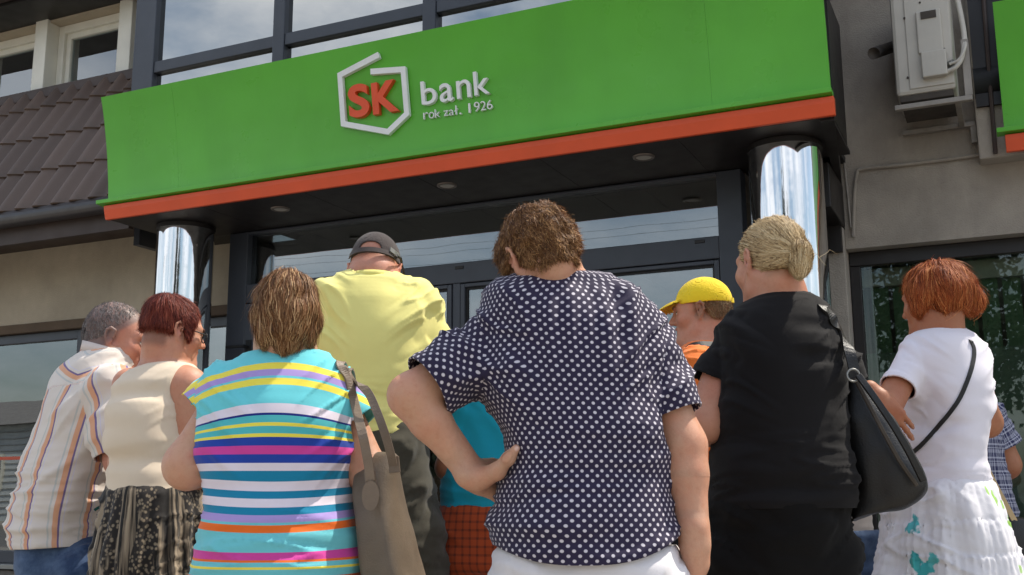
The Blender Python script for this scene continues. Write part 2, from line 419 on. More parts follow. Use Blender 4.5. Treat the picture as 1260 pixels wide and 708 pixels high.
# canopy soffit in panels with downlights, dark side, back beam
nx = 6; x0s, x1s = -5.46, -0.70; wpan = (x1s - x0s) / nx
sp = MB().box(0.0015, wpan - 0.0015, 0, 0.672, 0, 0.02).build('soffit_panel', MT['soffit'], B)
sp.data.transform(Matrix.Translation(B.location))
for i in range(nx):
    o = sp if i == 0 else copy_at(sp, B)
    o.location = Vector((x0s + i * wpan, 5.338, ZS)) - B.location
MB().box(x0s - 0.02, x1s, 5.345, 5.9, ZS + 0.022, 3.55).build('canopy', MT['darkbrown'], B)
MB().add([(-0.69, 5.36, ZS - 0.012), (-0.83, 6.6, ZS - 0.012), (-0.83, 6.6, 8), (-0.69, 5.36, 3.72), (-0.76, 5.36, ZS - 0.012), (-0.86, 6.6, ZS - 0.012), (-0.86, 6.6, 8), (-0.76, 5.36, 3.72)],
         [(0, 1, 2, 3), (7, 6, 5, 4), (0, 4, 5, 1), (3, 2, 6, 7), (0, 3, 7, 4)]).build('side_cladding', MT['darkbrown'], B)
MB().box(-1.01, -0.825, 6.05, 6.59, 2.56, ZS - 0.014).build('shutter_box', MT['darkbrown'], B, bevel=0.006)
pt = [(-0.69, 5.345, 3.0), (-0.70, 5.38, ZS - 0.03), (-0.805, 6.3, 2.62), (-0.82, 6.575, 2.5)]
MB().tube(spline([onY(1030, 120, 6.58), onY(1036, 175, 6.58), onY(1042, 230, 6.58), onY(1047, 280, 6.58)], 5), 0.006, 8).build('edge_trim', MT['steel'], B)
for px_, py_ in ((345, 257), (550, 228), (792, 193)):
    c = onZ(px_, py_, ZS)
    mb = MB(); n = 20
    V = []; Fc = []
    for r_, z_ in ((0.062, 0.0), (0.060, -0.008), (0.046, -0.010), (0.042, 0.004)):
        V += [(c[0] + r_ * math.cos(2 * math.pi * i / n), c[1] + r_ * math.sin(2 * math.pi * i / n), ZS + z_) for i in range(n)]
    for j in range(3): Fc += [(j * n + i, j * n + (i + 1) % n, (j + 1) * n + (i + 1) % n, (j + 1) * n + i)[::-1] for i in range(n)]
    d = mb.add(V, Fc).build('downlight', MT['lamp'], B, smooth=True)
    MB().tube([(c[0], c[1], ZS - 0.002), (c[0], c[1], ZS - 0.006)], 0.043, 16).build('lamp_glass', MT['ac_body'], d)
# columns
for cx in (-5.13, -0.985 - 0.02):
    c = MB().tube([(cx, 5.71, 0.172), (cx, 5.71, ZS - 0.03)], 0.195, 72, cap=False).build('column', MT['chrome'], B, smooth=True)
    MB().tube([(cx, 5.71, ZS - 0.034), (cx, 5.71, ZS - 0.003)], 0.199, 48).build('column_collar', MT['darkbrown'], c)
# upper bay window
YB = 5.9
zm = 4.193; bay = MB()
xs = [(-5.916, -5.71), (-4.60, -4.50), (-3.37, -3.27), (-2.14, -2.04), (-0.93, -0.86)]
for a, b in xs: bay.box(a, b, YB, YB + 0.12, 3.0, 6.2)
for (a, b), (c, d) in zip(xs[:-1], xs[1:]):
    bay.box(b, c, YB + 0.01, YB + 0.11, zm - 0.045, zm + 0.045); bay.box(b, c, YB + 0.01, YB + 0.11, 5.55, 5.63)
bw = bay.build('window', MT['slate'], B, bevel=0.006)
for (a, b), (c, d) in zip(xs[:-1], xs[1:]):
    for z0, z1 in ((3.2, zm - 0.045), (zm + 0.045, 5.55), (5.63, 6.2)):
        MB().box(b, c, YB + 0.05, YB + 0.058, z0, z1).build('pane', MT['glass_up'], bw)
MB().box(-5.9, -0.87, YB + 0.3, YB + 0.35, 3.0, 6.2).build('wall', MT['room_dark'], B)
MB().box(-5.915, -5.86, YB + 0.122, 6.6, 2.85, 6.2).build('wall', MT['slate'], B)
MB().box(-6.0, -0.6, YB - 0.1, 9.5, 6.203, 6.4).build('roof', MT['fascia'], B)

# left mansard: gutter, fascia, tiles
YG, ZG, YT, ZT = 5.60, 3.055, 6.36, 4.385
gx1 = -5.57
MB().tube([(-14, YG - 0.03, ZG - 0.02), (gx1, YG - 0.03, ZG - 0.02)], 0.062, 16).build('gutter', MT['gutter'], B, smooth=True)
MB().box(-14, gx1 - 0.02, YG + 0.035, YG + 0.08, 2.862, ZG).build('fascia_board', MT['fascia'], B)
MB().box(-14, gx1 - 0.02, YG + 0.083, YL + 0.001, 2.99, 3.03).build('eave_soffit', MT['fascia'], B)
sl_len = math.hypot(YT - YG, ZT - ZG); sdir = np.array([0, (YT - YG) / sl_len, (ZT - ZG) / sl_len]); snr = np.array([0, -sdir[2], sdir[1]])
pitch_x, course = 0.183, sl_len / 3.62
rf = MB().add([(-14, YG + 0.03, ZG + 0.0), (gx1 - 0.3, YG + 0.03, ZG), (gx1 - 0.3, YT + 0.03, ZT), (-14, YT + 0.03, ZT)], [(0, 1, 2, 3)]).build('roof', MT['tile'], B)
def tile(length, name):
  V = []; Fc = []; nu, nv = 14, 3
  for j in range(nv + 1):
    for i in range(nu + 1):
        u = i / nu; t = j / nv
        hgt = 0.030 * (1 - math.cos(2 * math.pi * u)) + 0.018 * (1 - t) + 0.004
        drop = 0.024 * math.cos(2 * math.pi * u) * (1 - t)
        V.append(np.array([u * pitch_x, 0, 0]) + sdir * (t * length + drop) + snr * hgt)
  for j in range(nv):
    for i in range(nu): Fc.append((j * (nu + 1) + i, j * (nu + 1) + i + 1, (j + 1) * (nu + 1) + i + 1, (j + 1) * (nu + 1) + i))
  b0 = len(V)
  for i in range(nu + 1): V.append(V[i] - snr * 0.018)
  for i in range(nu): Fc.append((b0 + i, b0 + i + 1, i + 1, i))
  tl = obj(name, np.array(V) + np.array(B.location), Fc, MT['tile'], rf, smooth=True)
  tl.modifiers.new('edge', 'EDGE_SPLIT').split_angle = R(50)
  return tl
ntx = int((14 - 5.55 - 2.6) / pitch_x)
for c_ in range(4):
    if c_ == 0: tl = tile(course + 0.015, 'roof_tile'); first = True
    if c_ == 3: tl = tile(sl_len - 3 * course - 0.04, 'roof_tile'); first = True
    for i in range(ntx):
        o = tl if first else copy_at(tl, rf); first = False
        p = np.array([gx1 - 0.02 - (i + 1) * pitch_x, YG - 0.005, ZG + 0.02]) + sdir * c_ * course
        o.location = Vector(p) - B.location
MB().box(-14, -5.93, YT - 0.075, YT + 0.16, ZT - 0.045, ZT + 0.045).build('window_sill', MT['fascia'], B, bevel=0.006)
# upper white windows
YW = 6.42; z0, z1 = ZT + 0.053, 5.10
pilx = [onY(x, 80, YW)[0] for x in (41.5, 58)] ; rgt = [onY(147, 60, YW)[0], onY(163, 60, YW)[0]]
wgap = rgt[0] - pilx[1]; step = (rgt[1] - pilx[1])
for i in range(6):
    ox = -i * step
    MB().box(rgt[0] + ox, rgt[1] + ox, YW - 0.03, YW + 0.2, z0, z1 + 0.12).build('window_pier', MT['white_frame'], B, bevel=0.006)
    xa, xb = pilx[1] + ox + 0.002, rgt[0] + ox - 0.002
    f = MB(); y0 = YW + 0.10
    for q, (w, yy) in enumerate(((0.07, y0), (0.05, y0 + 0.03))):
        s = 0 if q == 0 else 0.07
        f.box(xa + s, xa + s + w, yy, yy + 0.06, z0, z1 - s); f.box(xb - s - w, xb - s, yy, yy + 0.06, z0, z1 - s)
        f.box(xa + s + w, xb - s - w, yy, yy + 0.06, z1 - s - w, z1 - s); f.box(xa + s + w, xb - s - w, yy, yy + 0.06, z0 + s * 0.3, z0 + s * 0.3 + w * 0.6)
    wf = f.build('window', MT['white_frame'], B, bevel=0.004)
    MB().box(xa + 0.12, xb - 0.12, y0 + 0.055, y0 + 0.061, z0, z1 - 0.1).build('pane', MT['glass_win'], wf)
    V = []; n = 60
    for zz in (z0 - 0.02, z1 - 0.27):
        for k in range(n + 1):
            V.append((xa + 0.05 + (xb - xa - 0.1) * k / n, y0 + 0.16 + 0.012 * math.sin(k * 1.3) + 0.006 * math.sin(k * 3.1), zz))
    obj('net_curtain', V, [(k, k + 1, n + 2 + k, n + 1 + k) for k in range(n)], MT['curtain'], wf, smooth=True)
MB().box(-14, -5.93, YW, YW + 0.25, z1 + 0.003, z1 + 0.6).build('wall', MT['beige'], B)
MB().box(-14, -5.93, YW + 0.45, YW + 0.5, z0 - 0.3, z1 + 0.4).build('room_wall', MT['room_dark'], B)
ze = onY(0, 41, YW)[2]; ye = onZ(0, 9, ze)[1]
MB().box(-14, -5.925, ye, YW + 0.1, ze, ze + 0.16).build('eave', MT['darkbrown'], B)
MB().box(-14, -5.93, ye - 0.09, ye - 0.003, ze + 0.02, ze + 0.14).build('eave_gutter', MT['fascia'], B, bevel=0.02)
MB().add([(-14, ye, ze + 0.17), (-5.93, ye, ze + 0.17), (-5.93, 9.5, ze + 2.6), (-14, 9.5, ze + 2.6)], [(0, 1, 2, 3)]).build('roof', MT['tile'], B)
# plain wall pipes of the right wing
yp = YR - 0.02
MB().tube(spline([onY(1050, 292, yp), onY(1051, 250, yp), onY(1054, 216, yp), onY(1062, 208, yp), onY(1110, 203, yp), onY(1190, 193, yp), onY(1260, 182, yp)], 4), 0.011, 8).build('wall_conduit', MT['taupe'], B, smooth=True)
s0 = onY(1101, 57, 6.55); s1 = onY(1075, 66, 6.1)
MB().tube([s0, s1], 0.034, 14).build('drain_stub', MT['ac_dark'], B, smooth=True)
# projecting cladding on the right
MB().box(-0.055, 1.6, 6.46, 6.598, onY(1200, 197, 6.46)[2], 7).build('pilaster', MT['taupe'], B, bevel=0.008)
MB().box(-0.045, 1.6, 6.43, 6.457, onY(1200, 130, 6.4)[2], 7).build('pilaster_cladding', MT['darkbrown'], B)
for i, xx in enumerate((0.03, 0.14)):
    MB().tube([(xx, 6.43, 2.86 + 0.0), (xx + 0.02, 6.38, 4.4)], 0.012, 8).build('wall_conduit', MT['fascia'], B)
cc = onY(1212, 95, 6.38)
MB().tube([(cc[0] - 0.06, 6.50, cc[2]), (cc[0] + 0.3, 6.50, cc[2])], 0.105, 20).build('drain_pipe', MT['cable'], B, smooth=True)

# ------------------------------------------------------------------ signs
def concave_sign(name, label, xa, xb, dy, seams):
    S = thing(name, label, 'sign', ((xa + xb) / 2, 5.33 + dy, 2.84))
    prof = [(5.208, 3.677), (5.232, 3.595), (5.252, 3.515), (5.270, 3.43), (5.287, 3.346), (5.301, 3.265), (5.312, 3.185), (5.323, 3.10), (5.330, 3.03), (5.332, 2.968)]
    pts = [(y + dy, z) for y, z in prof] + [(y + dy + 0.02, z) for y, z in prof[::-1]]
    seams = [xa] + seams + [xb]; n = len(seams) - 1
    for i in range(n):
        MB().prism(pts, 0, seams[i] + (0.0004 if i else 0), seams[i + 1] - 0.0004).build('panel', MT['green'], S, smooth=True).modifiers.new('e', 'EDGE_SPLIT').split_angle = R(40)
    MB().prism([(5.264 + dy, 2.940), (5.335 + dy, 2.934), (5.335 + dy, 2.962), (5.262 + dy, 2.966)], 0, xa - 0.04, xb + 0.012).build('lip', MT['green'], S, bevel=0.003)
    MB().prism([(5.318 + dy, 2.838), (5.345 + dy, 2.838), (5.345 + dy, 2.931), (5.296 + dy, 2.931), (5.300 + dy, 2.90)], 0, xa, xb + 0.016).build('trim', MT['orange'], S, bevel=0.003)
    return S, prof
S1, prof = concave_sign('bank_sign', 'long concave green sign board with orange lower trim above the entrance, reading SK bank', -5.49, -0.695, 0.0, [onY(217, 200, 5.3)[0], onY(872, 70, 5.3)[0]])
S2, _ = concave_sign('bank_sign', 'plain green sign board with orange lower trim, cropped at the right beside the air conditioner', 0.085, 3.6, 1.03, [1.8])
pz = np.array([p[1] for p in prof])[::-1]; py = np.array([p[0] for p in prof])[::-1]
def sign_pt(px_, py_, off=0.0):
    z = 3.3
    for _ in range(12):
        y = float(np.interp(z, pz, py)); p = onY(px_, py_, y); z = p[2]
    return np.array([p[0], y - off, z])
def sy(z): return float(np.interp(z, pz, py))
# hexagon mark: one bent strip of bars
def sgn(u, v): return sign_pt(400 + u / 5.727, 60 + v / 5.727)
hexp = [sgn(395, 55), sgn(122, 198), sgn(146, 540), sgn(460, 596), sgn(592, 470), sgn(566, 158), sgn(338, 174)]
n = len(hexp); W = 0.0165; left, right = [], []
P2 = [np.array([p[0], p[2]]) for p in hexp]
for i in range(n):
    t0 = P2[i] - P2[i - 1] if i > 0 else P2[1] - P2[0]; t1 = P2[i + 1] - P2[i] if i < n - 1 else t0
    t0 = t0 / np.linalg.norm(t0); t1 = t1 / np.linalg.norm(t1)
    if i == 0: t0 = t1
    nn = np.array([-t0[1], t0[0]]) + np.array([-t1[1], t1[0]]); nn /= np.linalg.norm(nn)
    k_ = W / max(0.35, nn @ np.array([-t0[1], t0[0]]))
    left.append(P2[i] + nn * k_); right.append(P2[i] - nn * k_)
V = []
for off in (0.030, 0.004):
    for L_ in (left, right): V += [(p[0], sy(p[1]) - off, p[1]) for p in L_]
Fc = []
for i in range(n - 1):
    Fc += [(i, i + 1, n + i + 1, n + i), (2 * n + i, 3 * n + i, 3 * n + i + 1, 2 * n + i + 1), (i, 2 * n + i, 2 * n + i + 1, i + 1), (n + i, n + i + 1, 3 * n + i + 1, 3 * n + i)]
Fc += [(0, n, 3 * n, 2 * n), (n - 1, 3 * n - 1, 4 * n - 1, 2 * n - 1)]
obj('hexagon_mark', V, Fc, MT['logo_white'], S1)
# letters: Blender's own font, extruded, turned to mesh, bent onto the board
def letters(txt, mat, pxl, pxr, weight, depth, name, sx_=None):
    """pxl / pxr: photo pixels of the baseline ends and cap height (left baseline, right baseline, cap height in m)"""
    (bl, br, hgt) = pxl, pxr[0], pxr[1]
    a = sign_pt(*bl); b = sign_pt(*br); width = b[0] - a[0]
    cu = bpy.data.curves.new(name, 'FONT'); cu.body = txt; cu.extrude = 0.0; cu.offset = weight; cu.resolution_u = 5
    to = bpy.data.objects.new(name, cu); COL.objects.link(to)
    dg = bpy.context.evaluated_depsgraph_get(); me = bpy.data.meshes.new_from_object(to.evaluated_get(dg))
    COL.objects.unlink(to); bpy.data.objects.remove(to)
    bm = bmesh.new(); bm.from_mesh(me); bpy.data.meshes.remove(me)
    bmesh.ops.remove_doubles(bm, verts=bm.verts, dist=1e-5)
    ex = bmesh.ops.extrude_face_region(bm, geom=list(bm.faces))
    for v in ex['geom']:
        if isinstance(v, bmesh.types.BMVert): v.co.z += 1.0
    bmesh.ops.recalc_face_normals(bm, faces=bm.faces)
    co = np.array([v.co[:] for v in bm.verts]); x0, x1 = co[:, 0].min(), co[:, 0].max()
    capz = co[:, 1].max()
    z0 = (a[2] + b[2]) / 2
    V = []
    for c in co:
        X = a[0] + (c[0] - x0) / (x1 - x0) * width; Z = z0 + c[1] / capz * hgt
        V.append((X, sy(Z) - 0.003 - depth * c[2], Z))
    Fc = [[v.index for v in f.verts] for f in bm.faces]
    bm.free()
    return V, Fc
def put_letters(chars, mat, spec, weight, depth):
    for ch, bl, br, hgt in spec:
        V, Fc = letters(ch, mat, bl, (br, hgt), weight, depth, 'letter')
        obj('letter', V, Fc, mat, S1)
def uv(u, v): return (400 + u / 5.727, 60 + v / 5.727)
def hz(x, y0, y1): return abs(sign_pt(*uv(x, y1))[2] - sign_pt(*uv(x, y0))[2])
put_letters('', MT['logo_orange'], [('S', uv(192, 492), uv(335, 470), hz(265, 268, 490)), ('K', uv(358, 466), uv(540, 440), hz(430, 240, 455))], 0.035, 0.03)
put_letters('', MT['logo_white'], [('b', uv(697, 406), uv(802, 392), hz(750, 232, 398)), ('a', uv(825, 388), uv(918, 372), hz(870, 250, 378)), ('n', uv(945, 366), uv(1042, 348), hz(990, 228, 356)), ('k', uv(1067, 340), uv(1176, 325), hz(1110, 165, 333))], 0.003, 0.024)
small = [('r', 703, 735, 458, 505), ('o', 741, 778, 455, 500), ('k', 784, 820, 434, 494), ('z', 846, 878, 444, 482), ('a', 884, 916, 438, 478), ('ł', 922, 944, 408, 474), ('.', 956, 970, 458, 470),
         ('1', 1021, 1033, 392, 460), ('9', 1060, 1098, 384, 452), ('2', 1106, 1142, 378, 444), ('6', 1150, 1188, 370, 436)]
put_letters('', MT['logo_white'], [(c, uv(a, yb), uv(b, yb - (b - a) * 0.15), hz((a + b) / 2, yt, yb)) for c, a, b, yt, yb in small], -0.012, 0.014)

# ------------------------------------------------------------------ air conditioner
ya = 6.10; a0 = onY(1103, 120, ya); a1 = onY(1178, 112, ya)
xa, xb, zb = a0[0], a1[0], onY(1140, 114, ya)[2]; zt = zb + 0.66
A = thing('air_conditioner', 'beige outdoor air conditioner unit mounted sideways on wall brackets', 'air conditioner', ((xa + xb) / 2, ya, zb))
MB().box(xa, xb, ya, ya + 0.40, zb, zt).build('casing', MT['ac_body'], A, bevel=0.022)
MB().box(xa + 0.075, xb - 0.01, ya - 0.008, ya - 0.001, zb + 0.03, zt - 0.03).build('side_panel', MT['ac_body'], A, bevel=0.003)
cx0, cx1 = onY(1130, 60, ya)[0], onY(1161, 60, ya)[0]; cz0, cz1, czm = onY(1145, 98, ya)[2], onY(1145, 14, ya)[2], onY(1145, 66, ya)[2]
MB().box(cx0, cx1, ya - 0.026, ya - 0.009, czm, cz1).build('valve_cover', MT['ac_body'], A, bevel=0.006)
MB().box(cx0 + 0.012, cx1 + 0.012, ya - 0.052, ya - 0.010, cz0, czm - 0.003).build('cable_cover', MT['ac_body'], A, bevel=0.006)
hx0, hx1 = onY(1133, 20, ya)[0], onY(1152, 18, ya)[0]; hz0, hz1 = onY(1143, 25, ya)[2], onY(1143, 16, ya)[2]
MB().box(hx0, hx1, ya - 0.032, ya - 0.0265, hz0, hz1).build('hand_grip', MT['ac_dark'], A)
for px_, py_ in ((1113, 23), (1117, 96), (1162, 61), (1132, 4)):
    p = onY(px_, py_, ya - 0.003); MB().tube([(p[0], ya - 0.012, p[2]), (p[0], ya, p[2])], 0.006, 8).build('screw', MT['ac_dark'], A)
MB().box(xa + 0.02, xb - 0.02, ya + 0.004, ya + 0.38, zb - 0.035, zb - 0.002).build('base_tray', MT['ac_dark'], A)
MB().box(xa + 0.03, xb - 0.03, ya + 0.403, ya + 0.44, zb + 0.02, zt - 0.03).build('rear_coil', MT['ac_dark'], A)
for px0 in ((1171, 84), (1168, 78)):
    p = onY(px0[0], px0[1], ya - 0.02)
    MB().tube([p + np.array([-0.012, 0.02, 0]), p + np.array([0.02, -0.01, 0])], 0.016, 10).build('valve', MT['grey_metal'], A)
for k_, (off, r_) in enumerate(((0, 0.012), (9, 0.009))):
    MB().tube(spline([onY(1166 + off * 0.3, 88 - off, ya - 0.03), onY(1176 + off * 0.4, 83 - off, ya - 0.04), onY(1184 + off * 0.3, 70 - off, ya - 0.03), onY(1186 + off * 0.2, 45, ya), onY(1181 + off * 0.2, 15, ya + 0.02), onY(1175 + off * 0.2, -12, ya + 0.05)], 6), r_, 10).build('pipe', MT['ac_body'], A, smooth=True)
zr = onY(1100, 134, ya - 0.02)[2] - 0.012
yb2 = onZ(1100, 181, zr)[1]; yb2 = min(yb2, 6.56)
xs1 = onY(1197, 122, ya)[0]
for yy, xe in ((ya - 0.025, xs1), (yb2 - 0.02, xs1)):
    MB().box(xa - 0.012, xe, yy, yy + 0.035, zr, zr + 0.028).build('bracket_arm', MT['steel'], A, bevel=0.003)
MB().box(xs1 - 0.035, xs1 + 0.003, ya - 0.02, ya + 0.015, zr + 0.03, zr + 0.35).build('bracket_post', MT['steel'], A)
MB().box(xs1 - 0.03, xs1, yb2 - 0.02, yb2 + 0.012, zr - 0.10, zr - 0.002).build('bracket_post', MT['steel'], A)
MB().box(xs1 - 0.09, xs1 - 0.06, ya + 0.013, yb2 - 0.023, zr + 0.002, zr + 0.024).build('bracket_rail', MT['steel'], A)

# ------------------------------------------------------------------ what the glass and chrome reflect: the other side of the street
H = thing('house', 'pale two storey house with red roof across the street, seen in the glass', 'building', (-36, -19, 0))
MB().box(-52, -19.5, -24, -17.5, 0, 3.7).build('wall', MT['siding'], H)
for k_ in range(14): MB().box(-52, -19.4, -17.49, -17.46, 0.3 + k_ * 0.24, 0.315 + k_ * 0.24).build('siding_board', MT['pole'], H)
for k_ in range(7):
    w = MB().box(-50 + k_ * 4.4, -48.6 + k_ * 4.4, -17.5, -17.42, 1.2, 2.6).build('window', MT['white_frame'], H)
    MB().box(-49.9 + k_ * 4.4, -48.7 + k_ * 4.4, -17.42, -17.41, 1.3, 2.5).build('pane', MT['glass_up'], w)
MB().prism([(-17.0, 3.703), (-24.5, 3.703), (-20.7, 5.0)], 0, -52.4, -19.1).build('roof', MT['roof_red'], H)
def tree(x, y, h, cr, label, seed):
    rg = np.random.default_rng(seed)
    T = thing('broadleaf_tree', label, 'tree', (x, y, 0.0), 'trees across the street')
    t = MB(); t.tube([(x, y, 0), (x + 0.1, y, h * 0.3), (x + 0.15, y + 0.1, h * 0.62)], [0.2, 0.15, 0.07], 10)
    for k_ in range(7):
        w = k_ * 0.9; z = h * (0.3 + 0.05 * k_)
        t.tube([(x + 0.1, y, z), (x + math.cos(w) * cr * 0.4, y + math.sin(w) * cr * 0.4, z + h * 0.12), (x + math.cos(w) * cr * 0.75, y + math.sin(w) * cr * 0.75, z + h * 0.2)], [0.07, 0.05, 0.02], 6)
    t.build('trunk', MT['bark'], T, smooth=True)
    N = 5200; cl = rg.normal(size=(60, 3)); cl /= np.linalg.norm(cl, axis=1)[:, None]; cl *= (rg.random(60) ** 0.4)[:, None]
    c = cl[rg.integers(0, 60, N)] + rg.normal(size=(N, 3)) * 0.16
    P = np.array([x, y, h * 0.66]) + c * np.array([cr, cr, h * 0.33])
    d1 = rg.normal(size=(N, 3)); d1 /= np.linalg.norm(d1, axis=1)[:, None]; d2 = np.cross(d1, rg.normal(size=(N, 3))); d2 /= np.linalg.norm(d2, axis=1)[:, None]
    s = rg.uniform(0.09, 0.2, N)[:, None]
    V = np.stack([P - d1 * s, P + d2 * s * 0.5, P + d1 * s, P - d2 * s * 0.5], 1).reshape(-1, 3)
    fast_obj('crown', V, np.arange(4 * N).reshape(-1, 4), MT['leaf'], T, smooth=False)
tree(-1.2, -17.5, 9.5, 2.4, 'tall leafy street tree across the road from the right window', 1)
tree(3.6, -18.0, 8.5, 2.6, 'leafy street tree across the road at the far right', 2)
tree(-11.5, -17.0, 5.6, 2.0, 'small round tree across the road opposite the doors', 3)
tree(-15.5, -16.0, 5.2, 1.8, 'small round tree across the road near the pale house', 4)
PL = thing('utility_pole', 'concrete utility pole carrying wires across the street', 'pole', (-24.5, -14.0, 0))
MB().tube([(-24.5, -14, 0), (-24.5, -14, 8.5)], [0.16, 0.1], 12).build('post', MT['pole'], PL, smooth=True)
MB().box(-25.2, -23.8, -14.06, -13.94, 8.0, 8.12).build('crossarm', MT['bark'], PL)
for k_, (yy, zz) in enumerate(((-13.6, 8.0), (-14.0, 7.6), (-14.4, 8.0), (-14.0, 6.9))):
    c = MB().tube([(-70 + t * 8.0, yy, zz - 0.35 * math.sin(math.pi * ((t * 8.0 - 5) % 40) / 40)) for t in range(15)], 0.004, 5).build('wire', MT['cable'], PL)
# ------------------------------------------------------------------ bodies and clothes: smooth-union distance fields meshed with surface nets
f32 = np.float32
def smin(a, b, k):
    if k <= 0: return np.minimum(a, b)
    h = np.clip(0.5 + 0.5 * (b - a) / k, 0, 1); return b * (1 - h) + a * h - k * h * (1 - h)
class Prim:
    def __init__(s, f, lo, hi, k=0.02, sub=False): s.f, s.lo, s.hi, s.k, s.sub = f, np.asarray(lo, float), np.asarray(hi, float), k, sub
def rc(a, b, ra, rb, k=0.02, sub=False):
    a = np.asarray(a, f32); b = np.asarray(b, f32); ab = b - a; L = max(float(ab @ ab), 1e-9)
    def f(x, y, z):
        dx, dy, dz = x - a[0], y - a[1], z - a[2]
        t = np.clip((dx * ab[0] + dy * ab[1] + dz * ab[2]) / L, 0, 1)
        return np.sqrt((dx - t * ab[0]) ** 2 + (dy - t * ab[1]) ** 2 + (dz - t * ab[2]) ** 2) - (ra + (rb - ra) * t)
    r = max(ra, rb); return Prim(f, np.minimum(a, b) - r, np.maximum(a, b) + r, k, sub)
def chain(pts, rs, k=0.02): return [rc(pts[i], pts[i + 1], rs[i], rs[i + 1], k) for i in range(len(pts) - 1)]
def ell(c, r, M=np.eye(3), k=0.02, sub=False):
    """M columns: local axes in world"""
    c = np.asarray(c, f32); r = np.asarray(r, f32); M = np.asarray(M, f32)
    def f(x, y, z):
        dx, dy, dz = x - c[0], y - c[1], z - c[2]
        q = [(dx * M[0, i] + dy * M[1, i] + dz * M[2, i]) / r[i] for i in range(3)]
        k0 = np.sqrt(q[0] ** 2 + q[1] ** 2 + q[2] ** 2) + 1e-6
        k1 = np.sqrt((q[0] / r[0]) ** 2 + (q[1] / r[1]) ** 2 + (q[2] / r[2]) ** 2) + 1e-6
        return k0 * (k0 - 1) / k1
    e = np.abs(M) @ r; return Prim(f, c - e, c + e, k, sub)
def half(p, n, lo, hi, k=0.005):
    """cut away everything on the +n side of p"""
    p = np.asarray(p, f32); n = np.asarray(n, float); n = (n / np.linalg.norm(n)).astype(f32)
    return Prim(lambda x, y, z: -((x - p[0]) * n[0] + (y - p[1]) * n[1] + (z - p[2]) * n[2]), lo, hi, k, True)
class Loft:
    """stack of super-ellipse sections along z in a frame with axes X (across) and Y (front)"""
    def __init__(s, z, cx, cy, a, b, X, Y, n=2.25, sig=0.012):
        o = np.argsort(z); z = np.asarray(z, float)[o]
        s.z0, s.z1 = z[0], z[-1]; N = 420; fz = np.linspace(z[0], z[-1], N); dz = fz[1] - fz[0]
        ks = max(1, int(3 * sig / dz)); kr = np.exp(-0.5 * (np.arange(-ks, ks + 1) * dz / sig) ** 2); kr /= kr.sum()
        def it(v):
            w = np.interp(fz, z, np.asarray(v, float)[o]); wp = np.concatenate([2 * w[0] - w[1:ks + 1][::-1], w, 2 * w[-1] - w[-ks - 1:-1][::-1]])
            return np.convolve(wp, kr, 'valid').astype(f32)
        s.cx, s.cy, s.a, s.b = it(cx), it(cy), it(a), it(b); s.N = N; s.X, s.Y, s.n = X.astype(f32), Y.astype(f32), n
    def local(s, x, y, z):
        i = np.clip(((z - s.z0) / (s.z1 - s.z0) * (s.N - 1)), 0, s.N - 1).astype(np.int32)
        dx, dy = x - s.cx[i], y - s.cy[i]
        return dx * s.X[0] + dy * s.X[1], dx * s.Y[0] + dy * s.Y[1], s.a[i], s.b[i]
    def at(s, z):
        i = int(np.clip((z - s.z0) / (s.z1 - s.z0) * (s.N - 1), 0, s.N - 1)); return np.array([s.cx[i], s.cy[i], z]), float(s.a[i]), float(s.b[i])
    def prim(s, shrink=0.0, k=0.02, cap=0.03, mod=None):
        zm, hz = (s.z0 + s.z1) / 2, (s.z1 - s.z0) / 2
        def f(x, y, z):
            u, v, a, b = s.local(x, y, z); a = np.maximum(a - shrink, 0.01); b = np.maximum(b - shrink, 0.01)
            r = np.sqrt(u * u + v * v) + 1e-5
            rho = ((np.abs(u) / a) ** s.n + (np.abs(v) / b) ** s.n) ** (1 / s.n) + 1e-5
            d = np.where(rho < 0.12, -np.minimum(a, b) * 0.9, r - r / rho)
            if mod is not None: d = d + mod(u, v, z, a, b)
            e = np.abs(z - zm) - hz
            h = np.clip(0.5 - 0.5 * (d - e) / cap, 0, 1); return d * (1 - h) + e * h + cap * h * (1 - h)
        m = float(max(s.a.max(), s.b.max())) + 0.03
        lo = np.array([s.cx.min() - m, s.cy.min() - m, s.z0 - 0.02]); hi = np.array([s.cx.max() + m, s.cy.max() + m, s.z1 + 0.02])
        return Prim(f, lo, hi, k)
def field(prims, lo, hi, h):
    lo = np.asarray(lo, float); n = np.maximum(4, np.ceil((np.asarray(hi) - lo) / h).astype(int) + 1)
    F = np.full(n, 0.2, f32); ax = [(lo[i] + h * np.arange(n[i])).astype(f32) for i in range(3)]
    for p in prims:
        mg = p.k + 2.5 * h
        i0 = np.maximum(0, np.floor((p.lo - mg - lo) / h).astype(int)); i1 = np.minimum(n, np.ceil((p.hi + mg - lo) / h).astype(int) + 1)
        if np.any(i1 <= i0): continue
        sl = tuple(slice(i0[i], i1[i]) for i in range(3))
        d = p.f(ax[0][sl[0]][:, None, None], ax[1][sl[1]][None, :, None], ax[2][sl[2]][None, None, :])
        d = np.broadcast_to(d, F[sl].shape)
        F[sl] = -smin(-F[sl], d, p.k) if p.sub else smin(F[sl], d, p.k)
    return F, lo
CORN = [(0, 0, 0), (1, 0, 0), (0, 1, 0), (1, 1, 0), (0, 0, 1), (1, 0, 1), (0, 1, 1), (1, 1, 1)]
EDG = [(0, 1), (2, 3), (4, 5), (6, 7), (0, 2), (1, 3), (4, 6), (5, 7), (0, 4), (1, 5), (2, 6), (3, 7)]
